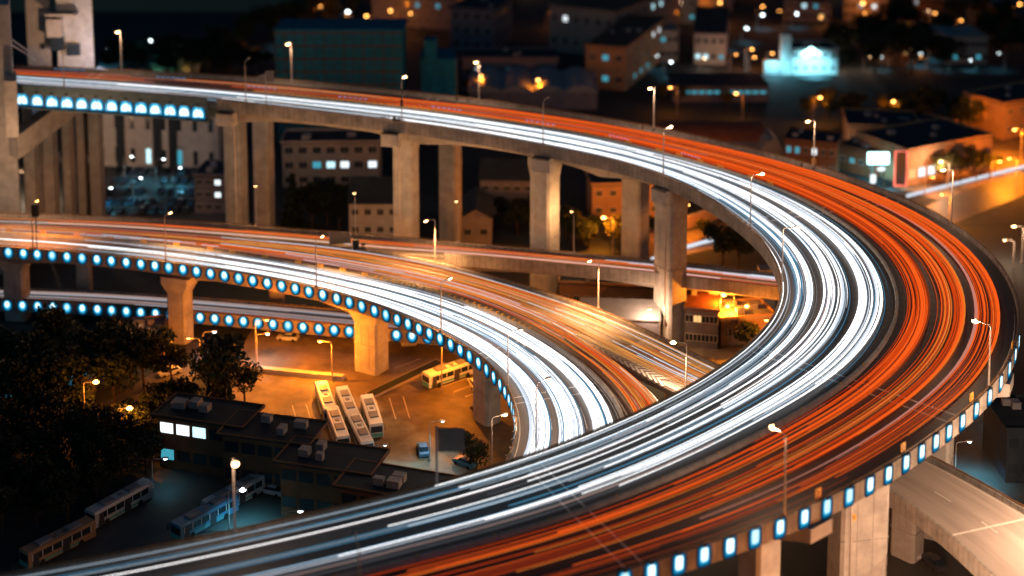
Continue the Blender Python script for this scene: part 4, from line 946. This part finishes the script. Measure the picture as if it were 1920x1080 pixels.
for row, (D, names) in enumerate(((540,'nearest'),(620,'second'),(700,'third'),(790,'farthest'))):
    px = {0:1180,1:880,2:560,3:820}[row]; i = 0
    while px < 1960:
        wpx = rt.uniform(45,120); h = rt.uniform(6,13); i += 1
        if not (row == 0 and 1380 < px+wpx and px < 1600) and not (row == 1 and px < 960) and rt.random() < .85:
            nc, nr = rt.randint(4,8), rt.randint(2,3); lit_ = {}
            for _ in range(rt.choice((0,1,1,2,3))): lit_[(rt.randrange(nc), rt.randrange(nr))] = rt.choice(('pane_teal','pane_cool','pane_warm','pane_white','pane_teal'))
            wl = rt.choice(('greywall','beige','greywall','brown')); rl = rt.choice(('roofdark','roofred','roofdark','roofpale')); wl_ = {'greywall':'grey','beige':'beige','brown':'brown'}[wl]; rl_ = {'roofdark':'dark roof','roofred':'red roof','roofpale':'pale roof'}[rl]
            building('town_block', wl_+' block, '+rl_+', '+ordinal(i)+' from left in '+names+' row of the dark town', 'building', bxy(px, D+rt.uniform(-10,10)), bxy(px+wpx, D+rt.uniform(-10,10)), rt.uniform(14,26), h, wl, rl, rt.choice(('flat','flat','gable')), cols=nc, rows=nr, lit=lit_, frames=False, group='low blocks of the dark town')
        px += wpx+rt.uniform(8,60)
    for j in range(15):
        x = 640+(j+rt.random())*84; h_ = rt.uniform(4,7)
        if row == 0: x = 1180+(j+rt.random())*48
        col = rt.choice(('orange','orange','white','warm')); b_ = bxy(x, D-14)
        street_lamp(b_, h_, rt.choice((0, math.pi)), col, 'small %s lamp %s the %s row of the dark town, %s of fifteen there' % ({'orange':'orange','white':'cold white','warm':'warm'}[col], 'before', names, ordinal(j+1)), 'small lamps of the dark town', 1100, head=rt.uniform(.5,1.1))
# blue lit villa
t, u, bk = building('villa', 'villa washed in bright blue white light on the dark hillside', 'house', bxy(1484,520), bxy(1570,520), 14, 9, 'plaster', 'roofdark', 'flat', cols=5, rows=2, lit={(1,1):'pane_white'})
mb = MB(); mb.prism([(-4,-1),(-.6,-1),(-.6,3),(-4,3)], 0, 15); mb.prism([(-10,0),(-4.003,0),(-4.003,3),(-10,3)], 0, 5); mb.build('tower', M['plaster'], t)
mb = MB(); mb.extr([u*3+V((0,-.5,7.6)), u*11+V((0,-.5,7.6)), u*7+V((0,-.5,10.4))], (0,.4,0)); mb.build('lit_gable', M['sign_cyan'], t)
light('SPOT', (7,-9,5), 26000, (.25,.8,1), t, .5, (R(65),0,0), 120); light('POINT', (-7,-4,5), 5000, (.25,.8,1), t, .5)
# right hand shops
building('office_block', 'brown building with one bright square window behind the outer rail', 'building', at(1470,328), at(1566,338), 12, 10, 'brown', 'roofdark', cols=6, rows=2, ww_=1.3, wh=1.9, lit={(3,1):'pane_white',(0,1):'pane_teal',(1,1):'pane_teal'})
building('low_building', 'low brown annex right of the building with the bright square window', 'building', at(1572,318), at(1640,335), 12, 7, 'brown', 'roofdark', cols=4, rows=1, lit={(1,0):'pane_teal'})
building('low_building', 'wide flat roofed orange edged building under the trees', 'building', at(1590,285), at(1725,290), 18, 8, 'tan', 'roofdark', cols=8, rows=1, lit={(4,0):'pane_teal',(5,0):'pane_teal',(7,0):'pane_teal'})
building('low_building', 'small flat building right of the flat roofed one', 'building', at(1728,290), at(1790,272), 14, 7, 'tan', 'roofdark', cols=3, rows=1, lit={(1,0):'pane_teal'})
building('office_block', 'orange lit building at the right edge with two lamps in front', 'building', at(1880,262), at(1990,240), 16, 11, 'tan', 'roofdark', cols=5, rows=2)
t, u, bk = building('shop', 'long dark roofed shop with an orange fascia and a neon frame', 'shop', at(1700,350), at(1858,318), 20, 10, 'tan', 'roofdark', cols=9, rows=1, ww_=2.6, wh=2.6, lit={(1,0):'pane_white',(2,0):'pane_white',(0,0):'pane_warm'}, z0=3.4)
mb = MB(); x0, x1, z0_, z1_ = -3.7, -.4, .6, 10.4; P4 = [V((x0,-1,z0_)), V((x1,-1,z0_)), V((x1,-1,z1_)), V((x0,-1,z1_)), V((x0,-1,z0_)), V((x1,-1,z0_))]; mb.tube(P4[:5], .22, 6); mb.build('neon_frame', M['neon'], t)
mb = MB(); mb.box((-2.05,-.6,5.4), (2.9,.3,9.4)); mb.build('frame_panel', M['cardark'], t)
t = empty('light_box_sign', at(1645,352), 'glowing cyan white sign box left of the neon frame', 'sign')
mb = MB(); mb.tube([(-1.6,0,0),(-1.6,0,6)], .2); mb.tube([(1.6,0,0),(1.6,0,6)], .2); mb.build('post', M['dark'], t)
mb = MB(); mb.box((0,0,8.4), (5.8,.5,3.2)); mb.build('sign_box', M['sign_cyan'], t); mb = MB(); mb.ball((.8,-.3,5.4), (1.2,.4,.6)); mb.box((-1.3,-.2,2.6),(1.4,.3,2.4)); mb.build('lower_panel', M['pane_white'], t)
light('SPOT', (0,-1,7), 12000, (.2,.85,1), t, .6, (R(35),0,0), 150)
# hut and stepped building at lower left
building('hut', 'small hut with a blue lit roof edge left of the loop column', 'hut', at(228,680), at(310,672), 9, 4.6, 'tan', 'roofpale', cols=4, rows=1, lit={(1,0):'pane_cool',(3,0):'pane_cool'})
steps = [((297,777),(450,800),'westmost wing of the stepped building with a bright window strip'), ((418,811),(575,831),'second wing of the stepped building from the left'), ((525,861),(690,885),'third wing of the stepped building from the left'), ((637,905),(815,935),'last wing of the stepped building beside the near rail')]
for i, (a, b, lab) in enumerate(steps):
    p0, p1 = at(a[0], a[1], 9.5), at(b[0], b[1], 9.5)
    building('stepped_building', lab, 'building', p0, p1, 6.8, 9.5-i*.15, 'brown', 'roofdark', cols=5, rows=2, ww_=2.4, wh=1.8, lit={(0,1):'pane_white',(1,1):'pane_white',(2,1):'pane_cool',(0,0):'pane_teal'} if i == 0 else {}, over=.9, group='wings of the stepped building', parapet_=.22, frames=False)
building('low_building', 'dark building at the lower right edge beside the teal lot', 'building', at(1885,905), at(1990,905), 12, 9, 'roofdark', 'roofdark', cols=4, rows=2, frames=False)
# ================================================================== BRIDGE TOWER AT THE LEFT
TW = empty('bridge_tower', atD(0,320), 'huge concrete tower legs at the left that carry the start of the upper road', 'tower')
def tl(px, D): p = atD(px, D) - TW.location; return (p.x, p.y)
mb = MB(); q = [tl(-120,322), tl(44,322), tl(44,334), tl(-120,334)]; mb.prism(q, 0, 63.6, 1, .93); mb.build('front_leg', M['concrete'], TW)
mb = MB(); q = [tl(24,316), tl(47,316), tl(47,326), tl(24,326)]; mb.prism(q, 34.5, 47.5); mb.build('buttress', M['concrete'], TW)
mb = MB(); q = [tl(119,362), tl(188,362), tl(188,378), tl(119,378)]; mb.prism(q, 0, 90, 1, .93); mb.build('rear_leg', M['concrete'], TW)
mb = MB(); mb.prism([tl(64,364), tl(108,364), tl(108,374), tl(64,374)], 38, 58.5, 1, .98); mb.build('side_block', M['beige'], TW)
mb = MB(); mb.prism([tl(81,366), tl(118,366), tl(118,372), tl(81,372)], 58, 63.5); mb.build('glazed_link', M['glass'], TW)
mb = MB(); mb.box((*tl(131,360.5), 54), (7.5,3.4,.6)); mb.box((*tl(117,360.6),50.5),(3.6,2.4,4.6)); mb.build('canopy', M['beige'], TW)
for c_, s2 in (((*tl(121,360.5), 46.3), (3.4,1.2,3.4)), ((*tl(150,360.6),44.8),(3.2,1.2,3)), ((*tl(93,363.6),45),(1,.4,1.5))): mb = MB(); mb.box(c_, s2); mb.build('window', M['glass'], TW)
mb = MB(); a, b = V((*tl(28,322), 34)), V((*tl(195,358), 41)); mb.extr([a, b, b-V((0,0,5.5)), a-V((0,0,5.5))], V((2.6,-2.6,0))*1.2); mb.build('crossbeam', M['concrete'], TW)
for px, D, wpx in ((66,340,18),(96,350,26),(134,356,12),(160,360,12),(186,360,18)):
    mb = MB(); x, y = tl(px, D); mb.prism([(x-wpx/14,y-2),(x+wpx/14,y-2),(x+wpx/14,y+2),(x-wpx/14,y+2)], 0, 37); mb.build('sub_leg', M['concrete'], TW)
mb = MB(); mb.box((*tl(125,362), 16), (18,3,2)); mb.build('tie_beam', M['concrete'], TW)
for s2 in ((22,74,84,118),(22,84,66,112)):
    mb = MB(); a = at(s2[0], s2[1], 56); b = at(s2[2], s2[3], 45); mb.tube([a-TW.location, b-TW.location], .16); mb.build('stay_cable', M['pole'], TW)
light('POINT', V(tl(25,300)+(30,)), 16000, (1,.55,.28), TW, .5, (R(80),0,R(-10)), 120)  # fill light added to brighten the front leg, no fixture stands here
light('SPOT', V(tl(150,345)+(46,)), 16000, (1,.6,.35), TW, .5, (R(110),0,0), 120); light('POINT', V(tl(196,352)+(44,)), 5000, (.4,.6,1), TW, .5)  # added lights for the rear leg, no fixtures stand here
# ================================================================== VEHICLES
def bus_meshes():
    d = {}
    mb = MB(); n = 0
    prof = [(-1.25,.35),(1.25,.35),(1.25,2.6),(1.1,2.95),(-1.1,2.95),(-1.25,2.6)]
    mb.extr([V((x,-5.9,z)) for x, z in prof], (0,11.8,0)); d['body'] = mesh_of(mb, 'body', M['white'])
    for s_ in (-1,1):
        mb = MB(); mb.box((s_*1.262, -.2, 1.95), (.03,10.2,.98))
        for k in range(7): mb.mi = 1; mb.box((s_*1.28, -5.2+k*1.7, 1.95), (.03,.12,1.0))
        d['side_window%d' % s_] = mesh_of(mb, 'side_window', [M['glass'], M['white']])
        mb = MB(); mb.tube([(s_*1.1,-5.8,2.7),(s_*1.45,-6.15,2.6),(s_*1.5,-6.2,2.1)], .05, 5); mb.box((s_*1.5,-6.2,1.95), (.12,.2,.5)); d['mirror%d' % s_] = mesh_of(mb, 'mirror', M['dark'])
    mb = MB(); mb.box((1.266,-4.7,1.35), (.03,1.1,2.1)); mb.box((1.266,.6,1.35), (.03,1.3,2.1)); d['door'] = mesh_of(mb, 'door', M['cardark'])
    mb = MB(); mb.box((1.268,-1.0,.75), (.02,9,.35)); mb.box((-1.268,-.2,.75), (.02,10.5,.35)); d['stripe'] = mesh_of(mb, 'stripe', M['green'])
    mb = MB(); mb.box((0,-5.915,1.85),(2.1,.05,1.15)); d['windscreen'] = mesh_of(mb, 'windscreen', M['glass'])
    mb = MB(); mb.box((0,-5.94,.8),(2.3,.06,.7)); d['bumper'] = mesh_of(mb, 'bumper', M['green'])
    mb = MB(); mb.box((0,-2.5,3.08),(1.5,2.2,.26)); mb.box((0,2.6,3.08),(1.5,2.2,.26)); mb.box((0,.2,3.0),(.8,.8,.12)); mb.box((-.75,.3,2.99),(.08,8,.08)); mb.box((.75,.3,2.99),(.08,8,.08)); d['roof_unit'] = mesh_of(mb, 'roof_unit', M['roofpale'])
    mb = MB(); n = 12; mb.extr([V((-.15, .5*math.cos(2*math.pi*i/n), .5*math.sin(2*math.pi*i/n))) for i in range(n)], (.3,0,0)); d['wheel'] = mesh_of(mb, 'wheel', M['rubber'])
    return d
BM = bus_meshes()
bus_body = {}
def bus(p, rz, label, col='white', group='parked buses'):
    t = empty('bus', p, label, 'bus', group, rz)
    for k in ('body','side_window-1','side_window1','mirror-1','mirror1','door','stripe','windscreen','bumper','roof_unit'): inst(k.rstrip('-1'), BM[k], t)
    for x in (-1.15,1.15):
        for y in (-3.6,3.2): inst('wheel', BM['wheel'], t, (x,y,.5))
    if col != 'white':
        me = t.children[0].data.copy(); me.materials[0] = M[col]; [c for c in t.children if c.name.startswith('body')][0].data = me
    return t
def face(a, b): d = b-a; return math.atan2(d.y, d.x)+math.pi/2
a, b = at(612,735), at(640,835)
for p, q, lab in (((611,768),(619,792),'white bus at the far end of the left pair in the yard'), ((633,818),(643,845),'white bus at the near end of the left pair in the yard'), ((652,778),(662,802),'white bus at the far end of the middle pair in the yard'), ((675,828),(687,853),'white bus at the near end of the middle pair in the yard'), ((697,795),(706,822),'white and green bus standing alone right of the pairs')):
    p_, q_ = at(*p), at(*q); bus(p_, face(p_, q_), lab)
p_ = at(845,712); bus(p_, R(-52), 'bright roofed bus under the blue lamps of the loop')
for p, q, lab, c in (((110,1035),(60,1060),'dim yellow fronted bus at the lower left corner','tan'), ((225,960),(180,985),'dim teal sided bus behind the lower left one','carsilver'), ((385,985),(340,1010),'blue lit bus with a red rear by the near rail','carblue'), ((440,945),(395,970),'blue lit bus behind the red rear one','carsilver')):
    p_, q_ = at(*p), at(*q); bus(p_, face(p_, q_), lab, c)
def car_meshes(colr):
    d = {}; mb = MB(); prof = [(-2.2,.3),(2.2,.3),(2.25,.75),(1.3,.95),(-1.9,1.0),(-2.25,.85)]
    mb.extr([V((-.88,x,z)) for x, z in prof], (1.76,0,0)); d['body'] = mesh_of(mb, 'body', M[colr])
    mb = MB(); mb.extr([V((-.78,1.2,.93)), V((-.78,.55,1.42)), V((-.78,-1.1,1.45)), V((-.78,-1.8,.98))], (1.56,0,0)); d['cabin'] = mesh_of(mb, 'cabin', M['glass'])
    mb = MB(); mb.box((0,-.25,1.46),(1.4,1.5,.06)); d['roof'] = mesh_of(mb, 'roof', M[colr])
    mb = MB(); n = 10; mb.extr([V((-.1,.32*math.cos(2*math.pi*i/n), .32*math.sin(2*math.pi*i/n))) for i in range(n)], (.2,0,0)); d['wheel'] = mesh_of(mb, 'wheel', M['rubber'])
    return d
CM = {c: car_meshes(c) for c in ('carblue','carsilver','cardark')}
def car(p, rz, label, c, group='parked cars'):
    t = empty('car', p, label, 'car', group, rz)
    for k in ('body','cabin','roof'): inst(k, CM[c][k], t)
    for x in (-.85,.85):
        for y in (-1.35,1.4): inst('wheel', CM[c]['wheel'], t, (x,y,.32))
for x, y, rz, c, lab in ((793,848,.2,'carblue','blue lit car in front of the dark sign pole'), (872,872,.9,'carblue','blue car tucked under the near rail by the bushes'), (905,770,1.2,'cardark','dark car behind the lamp where the loop dives under'), (540,637,1.4,'carsilver','silver car under the row of blue lamps in the yard'), (318,702,2.2,'carsilver','silver car with glare at the foot of the loop column'), (890,725,.3,'carsilver','silver car at the right of the bright roofed bus'),
    (1750,1060,.3,'cardark','dark car parked under the straight ramp'), (1700,1040,.5,'carsilver','silver car parked under the straight ramp'), (850,835,1.6,'carsilver','silver car on the pale ground behind the cars'), (560,960,1.2,'carsilver','car beside the small white lamp near the rail'), (510,925,1.2,'carsilver','car under the bright white lamp of the bus lanes')):
    car(at(x,y), rz, lab, c)
t = empty('planter', at(700,748), 'long kerbed planting bed running up right from the thick yard column', 'planter', 'planting beds'); mb = MB()
a, b = V((0,0,0)), at(835,683)-at(700,748); n_ = V((-b.y,b.x,0)).normalized()*2.6; mb.extr([a, b, b+n_, a+n_], (0,0,.35)); mb.build('kerb', M['beige'], t); mb = MB(); mb.extr([a*.98+b*.02+n_*.12, a*.02+b*.98+n_*.12, a*.02+b*.98+n_*.88, a*.98+b*.02+n_*.88], (0,0,.42)); mb.build('soil', M['soil'], t)
t = empty('planter', at(486,700), 'pale low wall crossing the orange yard behind the buses', 'low wall', 'planting beds'); mb = MB(); b = at(642,716)-at(486,700); n_ = V((-b.y,b.x,0)).normalized()*1.3; mb.extr([V((0,0,0)), b, b+n_, n_], (0,0,1.0)); mb.build('wall', M['plaster'], t)
mb = MB()
for j in range(9):
    a, b = at(560+j*26, 800-j*2, .02), at(548+j*26, 760-j*2, .02); d = V((.08,0,0)); mb.add([a-d, a+d, b+d, b-d], [(0,1,2,3)])
for j in range(7):
    a, b = at(740+j*22, 690+j*9, .02), at(790+j*22, 672+j*9, .02); d = V((0,.09,0)); mb.add([a-d, b-d, b+d, a+d], [(0,1,2,3)])
tag(mb.build('yard_marking', M['paint']), kind='structure')
# car park rows
n = 0
for r_, (y0, x0, x1, cnt) in enumerate(((325,215,400,11),(342,215,405,11),(362,205,400,11),(382,205,360,9),(398,205,350,8))):
    for i in range(cnt):
        if random.random() < .2: continue
        car(at(x0+(x1-x0)*i/(cnt-1), y0), random.choice((0, math.pi))+random.uniform(-.05,.05), 'small car, '+ordinal(r_+1)+' row from the back of the car park, '+ordinal(i+1)+' from left', random.choice(('cardark','cardark','carblue')), 'cars in the car park below the first columns')
# ================================================================== TREES
def crown_mesh(seed, r, h, n, m, conifer=False, size=.5):
    rnd = random.Random(seed); mb = MB(); lobes = [(V((rnd.uniform(-.55,.55)*r, rnd.uniform(-.55,.55)*r, rnd.uniform(-.3,.35)*h)), rnd.uniform(.35,.62)*r) for _ in range(9)]
    for _ in range(n):
        if conifer:
            t = rnd.random()**1.3; a = rnd.uniform(0, 6.283); rr = r*(1-t)*(.55+.45*rnd.random())*(.75+.25*math.sin(t*40)); c = V((rr*math.cos(a), rr*math.sin(a), (t-.5)*h))
        else:
            lc, lr = rnd.choice(lobes); d = V((rnd.gauss(0,1), rnd.gauss(0,1), rnd.gauss(0,1))).normalized(); c = lc + V((d.x, d.y, d.z*.8))*lr*rnd.uniform(.6,1.08)
        s_ = size*rnd.uniform(.6,1.4); a = V((rnd.gauss(0,1), rnd.gauss(0,1), rnd.gauss(0,1))).normalized(); b = a.cross(V((rnd.gauss(0,1), rnd.gauss(0,1), rnd.gauss(0,1)))).normalized()
        mb.add([c-a*s_, c-b*s_*.6, c+a*s_, c+b*s_*.6], [(0,1,2,3)])
    return mesh_of(mb, 'crown', M[m])
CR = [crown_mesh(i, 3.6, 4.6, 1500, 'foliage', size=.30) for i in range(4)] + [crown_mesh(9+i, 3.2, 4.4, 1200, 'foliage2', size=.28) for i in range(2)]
CF = crown_mesh(30, 2.6, 10, 1000, 'foliage', True)
def trunk_mesh(h, seed):
    rnd = random.Random(seed); mb = MB(); mb.tube([(0,0,0),(.1,0,h*.5),(0,.1,h)], .26, 7, .14)
    for _ in range(5): a = rnd.uniform(0,6.28); mb.tube([(0,0,h*.7),(math.cos(a)*1,math.sin(a)*1,h*1.15),(math.cos(a)*1.9,math.sin(a)*1.9,h*1.5)], .1, 5, .04)
    return mesh_of(mb, 'trunk', M['bark'])
TR = [trunk_mesh(3.6, i) for i in range(3)]
def tree(p, s_, label, group, kind=None, conifer=False):
    t = empty('conifer_tree' if conifer else 'tree', p, label, 'tree', group, random.uniform(0,6))
    s3 = (s_*random.uniform(.9,1.1), s_*random.uniform(.9,1.1), s_*random.uniform(.9,1.15))
    inst('trunk', random.choice(TR), t, sc_=(s_,)*3)
    inst('crown', CF if conifer else (CR[kind] if kind is not None else random.choice(CR[:4])), t, (0,0,(5.6 if conifer else 5.4)*s_), sc_=s3)
def inside(x, y, poly):
    c = False; n = len(poly)
    for i in range(n):
        (x0,y0),(x1,y1) = poly[i], poly[(i+1) % n]
        if (y0 > y) != (y1 > y) and x < (x1-x0)*(y-y0)/(y1-y0)+x0: c = not c
    return c
def _unused(n): return str(n)+('th' if 10 < n % 100 < 14 else {1:'st',2:'nd',3:'rd'}.get(n % 10, 'th'))
def grove(poly, n, s0, s1, label, group, mind=5.0, kind=None):
    pts = []; tr = 0; xs = [p[0] for p in poly]; ys = [p[1] for p in poly]
    while len(pts) < n and tr < 4000:
        tr += 1; x, y = random.uniform(min(xs), max(xs)), random.uniform(min(ys), max(ys))
        if not inside(x, y, poly): continue
        p = at(x, y)
        if any((p-q).length < mind for q in pts): continue
        pts.append(p)
    pts.sort(key=lambda q: proj(q)[0])
    for i, p in enumerate(pts): tree(p, random.uniform(s0, s1), label+', '+ordinal(i+1)+' from left', group, kind)
grove([(-30,690),(300,690),(330,725),(200,765),(20,880),(-30,900)], 34, .9, 1.5, 'dark bushy tree in the unlit grove left of the lit lane', 'trees of the grove left of the lane', 4.6)
grove([(-30,930),(60,900),(300,790),(330,850),(180,960),(-30,1060)], 30, .8, 1.3, 'dark bushy tree between the lit lane and the bus lanes', 'trees between the lane and the bus lanes', 4.6)
grove([(310,770),(400,735),(480,770),(400,800)], 5, .8, 1.1, 'dark round tree above the stepped building', 'trees above the stepped building', 5)
tree(at(432,775), 1.75, 'big dark tree standing alone before the orange yard', 'single trees', 1)
tree(at(165,772), 1.0, 'small orange lit tree beside the lamp in the grove', 'single trees', 4)
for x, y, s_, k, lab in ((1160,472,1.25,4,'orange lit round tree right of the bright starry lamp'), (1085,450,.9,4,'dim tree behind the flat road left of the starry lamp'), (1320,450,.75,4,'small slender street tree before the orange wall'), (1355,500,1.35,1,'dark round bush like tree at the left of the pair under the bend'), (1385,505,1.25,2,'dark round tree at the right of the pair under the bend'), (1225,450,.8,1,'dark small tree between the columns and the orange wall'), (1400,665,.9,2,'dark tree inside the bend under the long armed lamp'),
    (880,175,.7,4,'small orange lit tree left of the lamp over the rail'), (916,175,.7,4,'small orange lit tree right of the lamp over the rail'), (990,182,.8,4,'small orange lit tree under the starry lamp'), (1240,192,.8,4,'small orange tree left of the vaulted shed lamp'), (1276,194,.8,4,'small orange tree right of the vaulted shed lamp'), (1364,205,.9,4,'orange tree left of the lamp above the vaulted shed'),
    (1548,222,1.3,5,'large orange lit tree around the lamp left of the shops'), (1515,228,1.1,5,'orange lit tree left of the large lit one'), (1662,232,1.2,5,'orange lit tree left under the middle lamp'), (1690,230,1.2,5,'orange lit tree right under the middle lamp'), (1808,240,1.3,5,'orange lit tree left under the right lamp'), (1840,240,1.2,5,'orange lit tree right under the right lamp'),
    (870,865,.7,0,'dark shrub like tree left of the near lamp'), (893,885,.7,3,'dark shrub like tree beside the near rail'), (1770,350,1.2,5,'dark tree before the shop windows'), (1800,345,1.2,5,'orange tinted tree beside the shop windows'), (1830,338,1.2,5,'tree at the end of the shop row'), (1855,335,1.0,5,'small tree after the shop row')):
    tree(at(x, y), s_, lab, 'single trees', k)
tree(at(550,425), 1.3, 'tall dark conifer right of the first column', 'single trees', conifer=True)
grove([(575,430),(650,430),(650,400),(575,395)], 7, 1, 1.4, 'dark tree right of the tall conifer', 'trees right of the conifer', 3.6)
grove([(210,150),(490,160),(490,125),(210,118)], 22, 1.1, 1.8, 'dark tree beyond the far rail right of the concrete tower', 'trees beyond the far rail', 5)
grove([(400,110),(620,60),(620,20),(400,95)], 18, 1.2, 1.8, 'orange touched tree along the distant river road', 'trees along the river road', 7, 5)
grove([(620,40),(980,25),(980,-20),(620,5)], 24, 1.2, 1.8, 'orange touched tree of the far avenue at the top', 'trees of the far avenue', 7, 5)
grove([(1560,140),(1950,150),(1950,20),(1560,60)], 30, 1.2, 2.0, 'dark tree on the unlit hillside at the upper right', 'trees on the dark hillside', 8)
grove([(1560,245),(1880,262),(1900,235),(1560,222)], 14, 1.0, 1.5, 'dark tree of the row behind the flat roofed buildings', 'trees behind the flat roofed buildings', 5)
grove([(940,450),(1010,450),(1010,420),(940,415)], 5, .8, 1.2, 'dark tree left of the third tall column', 'trees left of the third column', 4)
grove([(1050,470),(1130,470),(1130,435),(1060,430)], 5, .7, 1.0, 'low dark tree around the starry lamp', 'trees around the starry lamp', 4)
for x, lab, c in ((297,'bare tree glowing white at left of three','white'),(325,'bare tree glowing brightest white','white'),(352,'bare tree glowing warm at right of three','warm')):
    p = at(x, 148); tree(p, .95, 'small '+lab+' beyond the far rail', 'uplit trees beyond the far rail', 4)
    light('SPOT', p+V((0,-5,.5)), 9000, LAMPCOL[c], None, .3, (R(125),0,0), 80)
